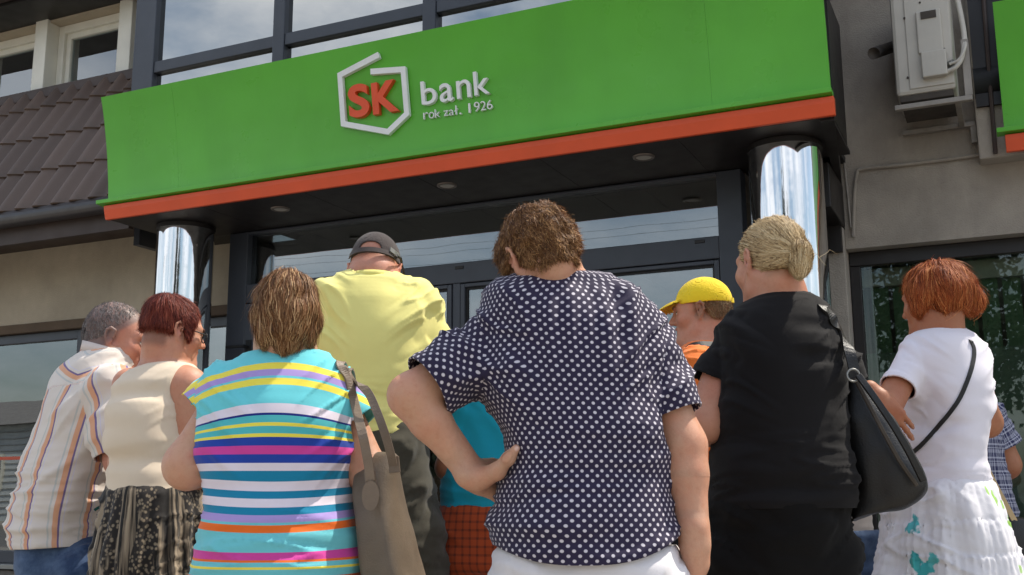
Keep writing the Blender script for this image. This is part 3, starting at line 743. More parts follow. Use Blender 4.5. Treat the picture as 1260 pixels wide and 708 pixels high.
def nets(F, lo, h):
    S = F < 0; nx, ny, nz = F.shape
    cnt = np.zeros((nx - 1, ny - 1, nz - 1), np.uint8)
    for c in CORN: cnt += S[c[0]:nx - 1 + c[0], c[1]:ny - 1 + c[1], c[2]:nz - 1 + c[2]]
    idx = np.argwhere((cnt > 0) & (cnt < 8))
    vid = np.full(cnt.shape, -1, np.int32); vid[tuple(idx.T)] = np.arange(len(idx))
    vals = np.stack([F[idx[:, 0] + c[0], idx[:, 1] + c[1], idx[:, 2] + c[2]] for c in CORN], 1)
    acc = np.zeros((len(idx), 3)); num = np.zeros(len(idx)); C = np.array(CORN, float)
    for a, b in EDG:
        fa, fb = vals[:, a], vals[:, b]; mk = (fa < 0) != (fb < 0)
        t = np.where(mk, fa / np.where(mk, fa - fb, 1), 0)[:, None]
        acc += np.where(mk[:, None], C[a] + t * (C[b] - C[a]), 0); num += mk
    V = lo + h * (idx + acc / num[:, None])
    Q = []
    for ax in range(3):
        o1, o2 = (ax + 1) % 3, (ax + 2) % 3
        sA = [slice(None)] * 3; sB = [slice(None)] * 3; sA[ax] = slice(0, -1); sB[ax] = slice(1, None)
        A, Bm = S[tuple(sA)], S[tuple(sB)]
        e = np.argwhere(A != Bm); e = e[(e[:, o1] > 0) & (e[:, o2] > 0) & (e[:, o1] < F.shape[o1] - 1) & (e[:, o2] < F.shape[o2] - 1)]
        if not len(e): continue
        ins = A[tuple(e.T)]
        q = []
        for d1, d2 in ((0, 0), (-1, 0), (-1, -1), (0, -1)):
            w = e.copy(); w[:, o1] += d1; w[:, o2] += d2; q.append(vid[tuple(w.T)])
        q = np.stack(q, 1); q[~ins] = q[~ins][:, ::-1]; Q.append(q)
    Q = np.concatenate(Q); Q = Q[(Q >= 0).all(1)]
    # drop tiny loose shells is not needed: all prims overlap
    return V, Q
def bounds(prims, pad): return np.min([p.lo for p in prims if not p.sub], 0) - pad, np.max([p.hi for p in prims if not p.sub], 0) + pad
def sdf_mesh(prims, h, lo=None, hi=None):
    if lo is None: lo, hi = bounds(prims, 4 * h)
    F, l = field(prims, lo, hi, h); return nets(F, l, h)
def vnormals(V, Q):
    n = np.cross(V[Q[:, 2]] - V[Q[:, 0]], V[Q[:, 3]] - V[Q[:, 1]]); N = np.zeros_like(V)
    for k in range(4): np.add.at(N, Q[:, k], n)
    return N / (np.linalg.norm(N, axis=1)[:, None] + 1e-12)
def compact(V, Q, *att):
    u, inv = np.unique(Q, return_inverse=True); return (V[u], inv.reshape(Q.shape)) + tuple(a[u] for a in att)
def merge(parts):
    Vs, Qs, b = [], [], 0
    for V, Q in parts: Vs.append(V); Qs.append(Q + b); b += len(V)
    return np.concatenate(Vs), np.concatenate(Qs)
def nz3(P, freq, seed=0.0):
    out = np.empty(len(P)); q = P * np.asarray(freq) + seed
    f = noise.noise
    for i, p in enumerate(q): out[i] = f(Vector(p))
    return out
def color_attr(o, cols, name='tint'):
    a = o.data.attributes.new(name, 'FLOAT_COLOR', 'POINT'); a.data.foreach_set('color', np.concatenate([cols, np.ones((len(cols), 1))], 1).astype(f32).ravel())
def uv_attr(o, uv, Q, name='pat'):
    l = o.data.uv_layers.new(name=name); l.data.foreach_set('uv', uv.astype(f32).ravel())

# ---------------- skin, hair, cloth materials
def skin_mat():
    t = NT('skin'); a = t.n('ShaderNodeAttribute', attribute_name='tint')
    f = t.noise(70, 5, 0.7); g = t.noise(11, 5, 0.65); c = t.mix(t.ramp(g, [(0.42, (0, 0, 0)), (0.72, (.46, .46, .46))]), a.outputs['Color'], t.mix(1.0, a.outputs['Color'], (0.95, 0.58, 0.5), 'MULTIPLY'))
    c = t.mix(t.ramp(f, [(0.5, (0, 0, 0)), (0.75, (.4, .4, .4))]), c, t.mix(1.0, c, (0.8, 0.6, 0.5), 'MULTIPLY'))
    rr = t.ramp(t.noise(26, 4), [(0.3, (.36, .36, .36)), (0.7, (.6, .6, .6))]); t.bsdf(c, rr, 0, t.noise(300, 4, 0.7), 0.3, 0.002, 0.4, Subsurface_Weight=0.12, Subsurface_Radius=(0.012, 0.005, 0.003), Subsurface_Scale=1.0)
    return t.m
MT['skin'] = skin_mat()
def hair_mat(name, dark, mid, light, rough=0.42):
    t = NT(name); a = t.n('ShaderNodeAttribute', attribute_name='rnd')
    c = t.ramp(a.outputs['Fac'], [(0.0, lin(dark)), (0.55, lin(mid)), (1.0, lin(light))])
    t.bsdf(c, rough + 0.14, 0, None, 0, 0.001, 0.28); return t.m
def cloth(name, col, rough=0.85, weave=900, fuzz=0.2, var=0.05, bump=0.25, sheen=0.15, extra=None, spec=0.25):
    """extra(t) may return a colour socket"""
    t = NT(name); c = lin(col) if col else None
    base = extra(t) if extra else c
    f = t.noise(14, 5, 0.65)
    cc = t.mix(t.math('MULTIPLY', f, var * 4), base, t.mix(1.0, base, (0.55, 0.55, 0.58), 'MULTIPLY'))
    w = t.math('ADD', t.math('MULTIPLY', t.noise(weave, 2), 0.35), t.noise(38, 3))
    t.bsdf(cc, rough, 0, w, bump, 0.003, spec, Sheen_Weight=sheen); return t.m
def uvn(t):
    u = t.n('ShaderNodeUVMap', uv_map='pat'); s = t.n('ShaderNodeSeparateXYZ'); t.l(u.outputs[0], s.inputs[0]); return s.outputs[0], s.outputs[1]

# ---------------- head, hands
class Frame:
    def __init__(s, o, x, y, z): s.o = np.asarray(o, float); s.M = np.stack([x, y, z], 1)
    def p(s, *v): return s.o + s.M @ np.asarray(v, float)
    def d(s, *v): return s.M @ np.asarray(v, float)
    def inv(s, P): return (np.asarray(P) - s.o) @ s.M
def head_frame(o, yaw, bow, tilt):
    """yaw: 0 looks away from the camera, + to the left; bow: + looks down; tilt: + leans to its right"""
    y = R(yaw); fx = RH * math.cos(y) + FH * math.sin(y); fy = -RH * math.sin(y) + FH * math.cos(y); fz = UP.copy()
    b = R(bow); fy, fz = fy * math.cos(b) - fz * math.sin(b), fz * math.cos(b) + fy * math.sin(b)
    t = R(tilt); fx, fz = fx * math.cos(t) - fz * math.sin(t), fz * math.cos(t) + fx * math.sin(t)
    return Frame(o, fx, fy, fz)
def head_prims(H, s=1.0, male=True):
    P = lambda x, y, z: H.p(x * s, y * s, z * s)
    E = lambda c, r, k=0.02, sub=False, M=None: ell(P(*c), np.array(r) * s, H.M if M is None else M, k, sub)
    j = 1.0 if male else 0.92
    L = [E((0, -0.015, 0.045), (0.0745, 0.096, 0.083)), E((0, 0.045, 0.0), (0.060, 0.050, 0.078), 0.03)]
    L.append(rc(P(0, 0.045, -0.045), P(0, 0.078, -0.092), 0.042 * s, 0.022 * s * j, 0.03))
    for q in (-1, 1):
        L += [rc(P(q * 0.058, -0.002, -0.035), P(q * 0.052 * j, 0.012, -0.068), 0.016 * s, 0.013 * s, 0.025), rc(P(q * 0.052 * j, 0.012, -0.068), P(q * 0.014, 0.076, -0.098), 0.014 * s, 0.014 * s, 0.025)]
        L.append(E((q * 0.040, 0.062, -0.018), (0.024, 0.022, 0.02), 0.025))
        L.append(rc(P(q * 0.014, 0.094, 0.026), P(q * 0.046, 0.078, 0.030), 0.009 * s * j, 0.009 * s, 0.016))
    for q in (-1, 1): L.append(E((q * 0.031, 0.098, 0.008), (0.017, 0.012, 0.011), 0.010, True))
    L.append(rc(P(0, 0.094, 0.016), P(0, 0.116, -0.022), 0.0075 * s, 0.0115 * s, 0.012))
    for q in (-1, 1): L.append(E((q * 0.012, 0.102, -0.026), (0.0085, 0.010, 0.008), 0.008))
    L += [rc(P(-0.02, 0.088, -0.0525), P(0.02, 0.088, -0.0525), 0.0075 * s, 0.0075 * s, 0.006), rc(P(0, 0.0985, -0.051), P(0, 0.097, -0.050), 0.0068 * s, 0.0068 * s, 0.010),
          rc(P(-0.016, 0.089, -0.0635), P(0.016, 0.089, -0.0635), 0.0078 * s, 0.0078 * s, 0.006)]
    L.append(rc(P(-0.019, 0.100, -0.0578), P(0.019, 0.100, -0.0578), 0.003 * s, 0.003 * s, 0.004, True))
    for q in (-1, 1):
        L.append(E((q * 0.031, 0.0795, 0.008), (0.0122, 0.0122, 0.0122), 0.002))
        a = R(18); fx = H.d(q * math.cos(a), -math.sin(a), 0); fy = H.d(q * math.sin(a), math.cos(a), 0)
        # outer ear: rim, lobe, hollow
        ring = [(0.072, 0.010, 0.016), (0.079, 0.008, 0.030), (0.084, -0.006, 0.036), (0.086, -0.017, 0.026), (0.084, -0.018, 0.006), (0.079, -0.010, -0.012), (0.075, -0.001, -0.026), (0.071, 0.006, -0.020)]
        L += chain([P(q * x, y - 0.004, z) for x, y, z in ring], [0.0045 * s] * 5 + [0.005 * s, 0.0065 * s, 0.005 * s], 0.004)
        L.append(ell(P(q * 0.077, -0.006, 0.008), np.array([0.0045, 0.016, 0.027]) * s, np.stack([fx, fy, H.d(0, 0, 1)], 1), 0.005))
        L.append(ell(P(q * 0.084, -0.002, 0.004), np.array([0.005, 0.008, 0.010]) * s, H.M, 0.004, True))
    return L
def hand_prims(w, d, n, side, s=1.0, curl=(25, 30, 20), spread=0.0, thumb=(0.6, 0.5)):
    """w wrist, d towards fingers, n out of the palm, side: +1 thumb on cross(d,n)"""
    d = np.asarray(d, float); d /= np.linalg.norm(d); n = np.asarray(n, float); n = n - d * (n @ d); n /= np.linalg.norm(n)
    t = np.cross(d, n) * side; w = np.asarray(w, float); L = []; s = float(s)
    spec = [(0.030, 0.090, (0.043, 0.026, 0.021), 0.0088), (0.010, 0.094, (0.047, 0.029, 0.022), 0.0090), (-0.011, 0.089, (0.043, 0.027, 0.021), 0.0086), (-0.030, 0.080, (0.034, 0.021, 0.019), 0.0076)]
    for i, (o, k, ln, r) in enumerate(spec):
        b = w + (t * o * 0.62 + d * 0.012) * s; kn = w + (t * o + d * k - n * 0.003) * s
        L.append(rc(b, kn, 0.0155 * s, 0.0118 * s, 0.014))
        p = kn; ang = 0.0; sp = spread * (1.5 - i)
        for q in range(3):
            ang += R(curl[q] * (1 + 0.12 * i) - (4 if i == 1 else 0))
            dr = d * math.cos(ang) + n * math.sin(ang) + t * sp; dr /= np.linalg.norm(dr)
            e = p + dr * ln[q] * s; ra = r * (1.06 - 0.1 * q) * s; L.append(rc(p, e, ra, ra * 0.9, 0.005)); p = e
    L.append(rc(w - d * 0.03 * s, w + d * 0.04 * s, 0.024 * s, 0.027 * s, 0.02))
    b0 = w + (d * 0.018 + t * 0.022 + n * 0.006) * s; b1 = b0 + (d * 0.030 + t * (0.022 + 0.012 * thumb[0]) + n * 0.016) * s
    b2 = b1 + (d * 0.030 + t * 0.016 * thumb[0] + n * 0.012 * thumb[1]) * s; b3 = b2 + (d * 0.026 + t * 0.004 * thumb[0] + n * 0.010 * thumb[1]) * s
    L += [rc(b0, b1, 0.0165 * s, 0.0125 * s, 0.016), rc(b1, b2, 0.0112 * s, 0.0100 * s, 0.006), rc(b2, b3, 0.0100 * s, 0.0078 * s, 0.005)]
    c = w + d * 0.09 * s; return L, (c - 0.15 * s, c + 0.15 * s)

# ---------------- a person
SKIN = {'fair': (204, 156, 128), 'pink': (200, 146, 120), 'tan': (170, 116, 86), 'ruddy': (192, 136, 114)}
def hash_(t): return sum((i + 1) * ord(ch) for i, ch in enumerate(t)) % 97 * 1.37
class Person:
    def __init__(s, label, group, foot, q, phi, skin, male):
        s.root = thing('person', label, 'person', foot, None); s.q, s.phi, s.male = q, phi, male; s.skin = np.array(lin(SKIN[skin]))
        y = R(phi); s.X = RH * math.cos(y) + FH * math.sin(y); s.Y = -RH * math.sin(y) + FH * math.cos(y); s.gz = foot[2]
        s.body = []; s.fine = []
    def loft(s, rows, n=2.25, sig=0.012, dq=None, box=False):
        z, cx, cy, A, Bq = [], [], [], [], []
        cph, sph = math.cos(R(s.phi)), math.sin(R(s.phi))
        for i, (y, xl, xr, b) in enumerate(rows):
            q = s.q + (dq(y) if dq else 0); c = aq((xl + xr) / 2, y, q); w = np.linalg.norm(aq(xr, y, q) - aq(xl, y, q)) / 2
            if box: a = max((w - b * abs(sph)) / abs(cph), 0.2 * w)
            elif abs(sph) < 0.75: a = math.sqrt(max(w * w - (b * sph) ** 2, (0.3 * w) ** 2)) / abs(cph)
            else: a = b; b = math.sqrt(max(w * w - (a * cph) ** 2, (0.3 * w) ** 2)) / abs(sph)
            z.append(c[2]); cx.append(c[0]); cy.append(c[1]); A.append(a); Bq.append(b)
        return Loft(z, cx, cy, A, Bq, s.X, s.Y, n, sig)
    def head(s, px_, py_, q, yaw, bow, tilt, size=1.0):
        s.H = head_frame(aq(px_, py_, q), yaw, bow, tilt); s.hs = size
        return s.H
    def build_body(s, prims, head=True, neck=None, hands=(), tint=None, h=0.0085):
        allp = list(prims); boxes = []
        if head:
            hp = head_prims(s.H, s.hs, s.male); allp += hp
            c = s.H.p(0, 0.01, 0.015); boxes.append((c - 0.145 * s.hs, c + 0.145 * s.hs, 0.0042))
        for hp, (lo, hi) in hands: allp += hp; boxes.append((lo, hi, 0.0033))
        parts = []
        lo, hi = bounds(allp, 4 * h)
        V, Q = sdf_mesh(allp, h, lo, hi)
        cen = V[Q].mean(1); keep = np.ones(len(Q), bool)
        for a, b, hh in boxes: keep &= ~((cen > a + 0.012).all(1) & (cen < b - 0.012).all(1))
        parts.append(compact(V, Q[keep])[:2])
        for a, b, hh in boxes:
            V, Q = sdf_mesh(allp, hh, a, b); cen = V[Q].mean(1)
            # keep only material that belongs near this box (not the torso that happens to pass)
            parts.append(compact(V, Q)[:2])
        V, Q = merge(parts)
        o = fast_obj('body', V, Q, MT['skin'], s.root)
        col = np.tile(s.skin, (len(V), 1)) * (1 + 0.05 * rng.standard_normal((len(V), 1)) * 0.3)
        if head:
            L = s.H.inv(V) / s.hs; x, y, z = np.abs(L[:, 0]), L[:, 1], L[:, 2]
            def blob(cx, cy, cz, r): return np.exp(-(((x - cx) ** 2 + (y - cy) ** 2 + (z - cz) ** 2) / r ** 2))[:, None]
            nearh = ((x < 0.13) & (np.abs(y) < 0.16) & (np.abs(z) < 0.17))[:, None]
            red = np.array([0.52, 0.17, 0.13])
            col = col + nearh * (blob(0.078, -0.006, 0.0, 0.022) * 0.45 + blob(0.04, 0.075, -0.02, 0.022) * 0.25 + blob(0, 0.115, -0.022, 0.013) * 0.25) * (red - col)
            lip = ((x < 0.024) & (y > 0.085) & (z > -0.068) & (z < -0.047))[:, None]
            col = np.where(lip, col * 0.45 + np.array([0.36, 0.11, 0.09]) * 0.55, col)
            if tint is not None:
                f, c2 = tint(L); f = f[:, None] * nearh; col = col * (1 - f) + np.array(lin(c2)) * f
        for c_, r_, k_ in s.nails:
            f = np.exp(-((np.linalg.norm(V - c_, axis=1) / r_) ** 4))[:, None]; col = col * (1 - f) + np.array(lin(k_)) * f
        color_attr(o, np.clip(col, 0, 1))
        if head:
            me = MB(); 
            for q in (-1, 1):
                c = s.H.p(q * 0.031 * s.hs, 0.0800 * s.hs, 0.008 * s.hs)
                n = 10; VV = []; 
                for i in range(7):
                    a = math.pi * i / 6
                    for k in range(n): VV.append(c + s.H.M @ np.array([math.sin(a) * math.cos(2 * math.pi * k / n), math.cos(a), math.sin(a) * math.sin(2 * math.pi * k / n)]) * 0.0125 * s.hs)
                ee = MB().add(VV, [(i * n + k, i * n + (k + 1) % n, (i + 1) * n + (k + 1) % n, (i + 1) * n + k) for i in range(6) for k in range(n)])
                e = ee.build('eye', [MT['eyewhite'], MT['iris']], o, smooth=True)
                for p in e.data.polygons: p.material_index = 1 if p.index < n * 1.5 else 0
                br = [s.H.p(q * xx * s.hs, yy * s.hs, zz * s.hs) for xx, yy, zz in ((0.013, 0.1045, 0.028), (0.03, 0.099, 0.033), (0.048, 0.084, 0.029))]
                MB().tube(spline(br, 4), [0.0032] * 9, 6).build('eyebrow', s.brow, o, smooth=True)
        s.bodyo = o
        return o
    brow = None
    nails = ()
    def garment(s, name, prims, mat, h=0.0075, cuts=(), folds=(), regions=None, thick=0.004, uvf=None, hemband=0.014, parent=None, wear=1.0):
        """prims: distance field; cuts: list of (h(V), dir) keep h>0; folds: f(V,N)->offset; regions: list of prims, uvf: list of f(V)->uv for each region"""
        V, Q = sdf_mesh(prims, h)
        N = vnormals(V, Q)
        dist = (lambda W: np.stack([p.f(W[:, 0].astype(f32), W[:, 1].astype(f32), W[:, 2].astype(f32)) for p in regions], 1)) if regions is not None else (lambda W: np.zeros((len(W), 1)))
        D = dist(V); reg = D.argmin(1)
        hem = np.full(len(V), 9.0)
        for hf, dr in cuts:
            hv = hf(V, reg, D); fv = hv[Q]; keep = (fv > 0).any(1)
            Q = Q[keep]; bad = np.zeros(len(V), bool); bad[Q.ravel()] = True; bad &= hv <= 0
            # move the ragged rim back onto the cut line, down the gradient of the cut function
            bi = np.where(bad)[0]; W = V[bi].copy(); rg_ = reg[bi]
            for _ in range(4):
                h0 = hf(W, rg_, dist(W)); G = np.zeros_like(W)
                for ax_ in range(3):
                    e = np.zeros(3); e[ax_] = 0.0015; G[:, ax_] = (hf(W + e, rg_, dist(W + e)) - hf(W - e, rg_, dist(W - e))) / 0.003
                W = W - G * (np.clip(h0, -0.012, 0.012) / np.maximum((G * G).sum(1), 0.2))[:, None]
            V[bi] = W; D = dist(V)
            hem = np.minimum(hem, np.abs(hf(V, reg, D)))
        if folds:
            off = np.zeros(len(V))
            for f in folds: off += f(V, N)
            if wear:
                c = V.mean(0); u = (V - c) @ s.X; w = (V - c) @ s.Y; zt = V[:, 2].max(); sd = abs(hash_(name + s.root['label']))
                M1 = np.stack([np.abs(u), w, V[:, 2]], 1); a45 = np.stack([M1[:, 0] * 0.75 + M1[:, 2] * 0.66, M1[:, 1], -M1[:, 0] * 0.66 + M1[:, 2] * 0.75], 1)
                dg = nz3(a45 + (u > 0)[:, None] * 0.7, (2.6, 6, 15), sd); hz_ = nz3(np.stack([u, w, V[:, 2]], 1), (3.2, 4, 19), sd + 5.0); bg_ = nz3(V, (6, 6, 5), sd + 9.0)
                up = sstep(V[:, 2], zt - 0.42, zt - 0.2); lo_ = 1 - sstep(V[:, 2], zt - 0.45, zt - 0.28)
                off += wear * (0.019 * up * np.sign(dg) * np.abs(dg) ** 0.8 * sstep(np.abs(u), 0.03, 0.14) + 0.017 * lo_ * (0.32 - np.abs(hz_)) + 0.014 * bg_)
                d2 = nz3(a45 + (u > 0)[:, None] * 1.9, (4.0, 7, 21), sd + 31.0); h2 = nz3(np.stack([u + 0.25 * V[:, 2], w, V[:, 2]], 1), (4.0, 5, 25), sd + 44.0)
                cr = lambda n_: np.maximum(0, 1 - np.abs(n_ - 0.16) / 0.11) - 0.5 * np.maximum(0, 1 - np.abs(n_ + 0.16) / 0.13)
                off += wear * (0.0075 * up * cr(d2) * sstep(np.abs(u), 0.02, 0.12) + 0.0065 * lo_ * cr(h2))
            off *= 0.3 + 0.7 * sstep(hem, 0.0, 0.05)
            if D.shape[1] > 1:
                sD = np.sort(dist(V), 1); off -= 0.0030 * np.exp(-((sD[:, 1] - sD[:, 0]) / 0.006) ** 2) * (np.abs(sD[:, 0]) < 0.02)
            off += 0.0016 * np.exp(-((hem - hemband) / 0.0035) ** 2)
            V = V + N * np.clip(off, -0.011, 0.02)[:, None]
        V, Q, reg = compact(V, Q, reg)
        o = fast_obj(name, V, Q, mat, parent or s.root)
        if uvf is not None:
            U = [f(V) for f in uvf]; fr = np.sort(reg[Q], 1)[:, 1]; uv = np.zeros((len(Q), 4, 2))
            for r in range(len(uvf)):
                mk = fr == r; uv[mk] = U[r][Q[mk]]
            uv_attr(o, uv.reshape(-1, 2), Q)
        if thick:
            m_ = o.modifiers.new('cloth', 'SOLIDIFY'); m_.thickness = thick; m_.offset = -1
        return o
def zcut(z, keep_above=True):
    sg = 1 if keep_above else -1
    return (lambda V, reg, D: sg * (V[:, 2] - z), np.array([0, 0, sg * 1.0]))
def sleeve_cut(region, a, b, t):
    """drop sleeve geometry past a point at fraction t from a to b"""
    a = np.asarray(a, float); b = np.asarray(b, float); u = (b - a) / np.linalg.norm(b - a); L = np.linalg.norm(b - a) * t
    return (lambda V, reg, D: np.maximum(L - (V - a) @ u, (D[:, region] - D[:, 0] - 0.004) * 1.5), -u)
def ball_cut(c, n, r):
    """open a neck: drop what lies above plane (c,n) within r"""
    c = np.asarray(c, float); n = np.asarray(n, float); n = n / np.linalg.norm(n)
    def f(V, reg, D):
        d = V - c; hh = -(d @ n); rad = np.linalg.norm(d - np.outer(d @ n, n), axis=1); return np.maximum(hh, (rad - r) * 0.7)
    return (f, -n)
def fold(freq, amp, seed, axes=None, mask=None, sharp=0.0):
    """creases: noise stretched along axes (rows of a 3x3 frame)"""
    def f(V, N):
        P = V @ np.asarray(axes).T if axes is not None else V
        n = nz3(P, freq, seed)
        if sharp: n = (1 - np.abs(n) * 2.2) * sharp + n * (1 - sharp)
        m = mask(V) if mask else 1.0
        return amp * n * m
    return f
def sstep(x, a, b): t = np.clip((x - a) / (b - a), 0, 1); return t * t * (3 - 2 * t)

# ---------------- hair made of a clumped shell and strands
def hair(name, parent, H, s, shell, mat, flow, n, length, width, lift=0.004, seed=1, jit=0.25, steps=5, hmesh=0.006, lumps=(0.004, 40), curl=0.0, keep=None, tip_free=2, gravity=0.0, shell_dark=0.12, rollv=0.35, noshell=False):
    rg = np.random.default_rng(seed)
    V, Q = sdf_mesh(shell, hmesh); N = vnormals(V, Q)
    L = H.inv(V)
    V = V + N * (lumps[0] * nz3(L, (lumps[1],) * 3, seed * 3.1))[:, None]
    bvh = BVHTree.FromPolygons([tuple(v) for v in V], [tuple(map(int, q)) for q in Q])
    if keep is not None: cand = np.where(keep(L / s))[0]
    else: cand = np.arange(len(V))
    st = cand[rg.integers(0, len(cand), n)]
    nrm = lambda A: A / (np.linalg.norm(A, axis=1)[:, None] + 1e-9)
    p = V[st] + rg.normal(size=(n, 3)) * 0.003; nn = N[st].copy()
    ln = length * rg.uniform(0.6, 1.25, n); w = width * rg.uniform(0.5, 1.4, n); dl = (ln / steps)[:, None]
    shade = np.clip(0.5 + 0.24 * nz3(H.inv(V[st]), (34, 34, 34), seed * 1.7) + rg.normal(0, 0.19, n), 0, 1); lf = (lift * rg.gamma(1.6, 0.6, n))[:, None]; ph = rg.uniform(0, 6.28, n)[:, None]
    jj = rg.normal(size=(n, 3)) * jit; roll = (rg.normal(size=n) * rollv)[:, None]
    pts, nr = [], []
    for k in range(steps + 1):
        g = nrm(flow(H.inv(p) / s)) @ H.M.T + jj; g = nrm(g)
        if curl:
            sd = np.cross(g, nn); g = g * 0.8 + curl * (sd * np.cos(ph + k * 1.5) + nn * 0.6 * np.sin(ph + k * 1.5))
        else: g = g - nn * (g * nn).sum(1)[:, None] * 0.9
        g = nrm(g)
        pts.append(p + nn * lf * (0.3 + 0.7 * k / steps)); nr.append(nn.copy())
        p = p + g * dl; p[:, 2] -= gravity * dl[:, 0]
        if k < steps - tip_free:
            for i in range(n):
                loc, n2, _, _ = bvh.find_nearest(p[i])
                if loc is not None: p[i] = loc; nn[i] = n2
    pts = np.stack(pts, 1); nr = np.stack(nr, 1); RV = np.empty((n, steps + 1, 2, 3))
    for k in range(steps + 1):
        tg = pts[:, min(k + 1, steps)] - pts[:, max(k - 1, 0)]; sd = nrm(np.cross(tg, nr[:, k]))
        sd = sd * np.cos(roll) + nr[:, k] * np.sin(roll); ww = (w * (1.0 - 0.8 * (k / steps) ** 2) * 0.5)[:, None]
        RV[:, k, 0] = pts[:, k] - sd * ww; RV[:, k, 1] = pts[:, k] + sd * ww
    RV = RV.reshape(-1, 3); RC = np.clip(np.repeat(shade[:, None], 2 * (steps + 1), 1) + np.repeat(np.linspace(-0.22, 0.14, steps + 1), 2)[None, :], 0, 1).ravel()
    ii = len(V) + (np.arange(n) * 2 * (steps + 1))[:, None] + 2 * np.arange(steps)[None, :]
    RQ = np.stack([ii, ii + 1, ii + 3, ii + 2], 2).reshape(-1, 4)
    VV = np.concatenate([V, RV]); QQ = RQ if noshell else np.concatenate([Q, RQ])
    o = fast_obj(name, VV, QQ, mat, parent)
    a = o.data.attributes.new('rnd', 'FLOAT', 'POINT')
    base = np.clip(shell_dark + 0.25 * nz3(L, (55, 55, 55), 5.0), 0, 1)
    a.data.foreach_set('value', np.concatenate([base, RC]).astype(f32))
    return o
def scalp(H, s, grow=(0.012, 0.012, 0.012), zlow=-0.055, front=0.045, ear=True, c=(0, -0.015, 0.045), nape_tilt=0.0, temple=0.0):
    P = lambda *v: H.p(*(np.array(v) * s))
    base = ell(P(*c), (np.array([0.0745, 0.096, 0.083]) + np.array(grow)) * s, H.M)
    lo, hi = base.lo, base.hi
    L = [base, rc(P(0, -0.055, 0.0), P(0, -0.05, -0.05), (0.056 + grow[1] * 0.7) * s, (0.05 + grow[1] * 0.5) * s, 0.03)]
    lo = np.minimum(lo, L[1].lo); hi = np.maximum(hi, L[1].hi)
    L.append(half(P(0, front + 0.03, 0.075), H.d(0, 0.80, -0.60), lo, hi, 0.008))
    L.append(half(P(0, -0.06, zlow), H.d(0, nape_tilt, -1), lo, hi, 0.008))
    if ear:
        for q in (-1, 1): L.append(ell(P(q * 0.085, 0.004, -0.004), np.array([0.032, 0.021, 0.031]) * s, H.M, 0.006, True)); L.append(rc(P(q * 0.09, 0.012, -0.02), P(q * 0.08, 0.01, -0.09), 0.035 * s, 0.035 * s, 0.006, True))
    return L
MT['eyewhite'] = plain('eye_white', (225, 215, 205), 0.2, var=0.02)
MT['iris'] = plain('iris', (60, 44, 32), 0.15, var=0.1)

def drape(o, pxs, off=0.004):
    """points on an object's surface seen through given photo points: where a strap lies on cloth"""
    dg = bpy.context.evaluated_depsgraph_get(); bpy.context.view_layer.update()
    org = Vector(root_origin(o)); me = o.data
    bv = BVHTree.FromPolygons([v.co + org for v in me.vertices], [tuple(p.vertices) for p in me.polygons])
    P, N = [], []
    for x, y in pxs:
        d = ray(x, y); d = d / np.linalg.norm(d)
        loc, n, _, _ = bv.ray_cast(Vector(EYE), Vector(d))
        if loc is None: continue
        n = np.array(n); n = n if n @ d < 0 else -n
        P.append(np.array(loc) + n * off); N.append(n)
    return P, N
def lay_strap(lower, lowern, o, pxs, w, t, name, mat, parent, over=True, off=0.004):
    P, N = drape(o, pxs, off)
    A = [np.asarray(q) for q in lower]; AN = [np.asarray(q) for q in lowern]
    if over:
        q = P[-1]; P += [q + FH * 0.03 + UP * 0.008, q + FH * 0.075 - UP * 0.006, q + FH * 0.11 - UP * 0.06, q + FH * 0.13 - UP * 0.16]
        N += [UP * 0.8 - FH * 0.5, UP * 0.8 + FH * 0.5, FH, FH]
    pts = A + P; nr = AN + N
    S = spline(pts, 5); SN = spline(nr, 5)
    return MB().band(S, SN, w, t).build(name, mat, parent, bevel=0.0012)

def round_cut(c, r):
    c = np.asarray(c, float)
    def dr(V, reg): d = V - c; return d / (np.linalg.norm(d, axis=1)[:, None] + 1e-9)
    return (lambda V, reg, D: np.linalg.norm(V - c, axis=1) - r, dr)
# ------------------------------------------------------------------ people
def brow_mat(c): return plain('eyebrow', c, 0.8, var=0.1)
def arms(p, sh, el, wr, rs, k=0.03):
    """shoulder, elbow, wrist points and radii (upper top, upper bottom, elbow, forearm belly, wrist)"""
    sh, el, wr = map(np.asarray, (sh, el, wr)); a, b, c, d, e = rs
    fm = el + (wr - el) * 0.3
    return [rc(sh, el, a, b, k), rc(el, fm, c, d, 0.025), rc(fm, wr, d, e, 0.02)]
def legs(p, hip, hw, shoe=True, r=(0.068, 0.056, 0.042)):
    hip = hip - UP * 0.03; hw = hw * 0.85
    L = []; s_ = []
    for q in (-1, 1):
        h = hip + p.X * q * hw; z = p.gz
        kn = np.array([*(h + p.X * q * 0.01 + p.Y * 0.02)[:2], z + (hip[2] - z) * 0.52]); an = np.array([*(h + p.X * q * 0.015 - p.Y * 0.02)[:2], z + 0.09])
        L += [rc(h, kn, r[0], r[1], 0.03), rc(kn, kn * 0.65 + an * 0.35 - p.Y * 0.01, r[1], r[1] * 0.95, 0.03), rc(kn * 0.65 + an * 0.35 - p.Y * 0.01, an, r[1] * 0.95, r[2], 0.03),
              rc(an - UP * 0.03, an + p.Y * 0.13 - UP * 0.06, 0.036, 0.026, 0.02)]
        s_.append((kn, an))
    return L, s_
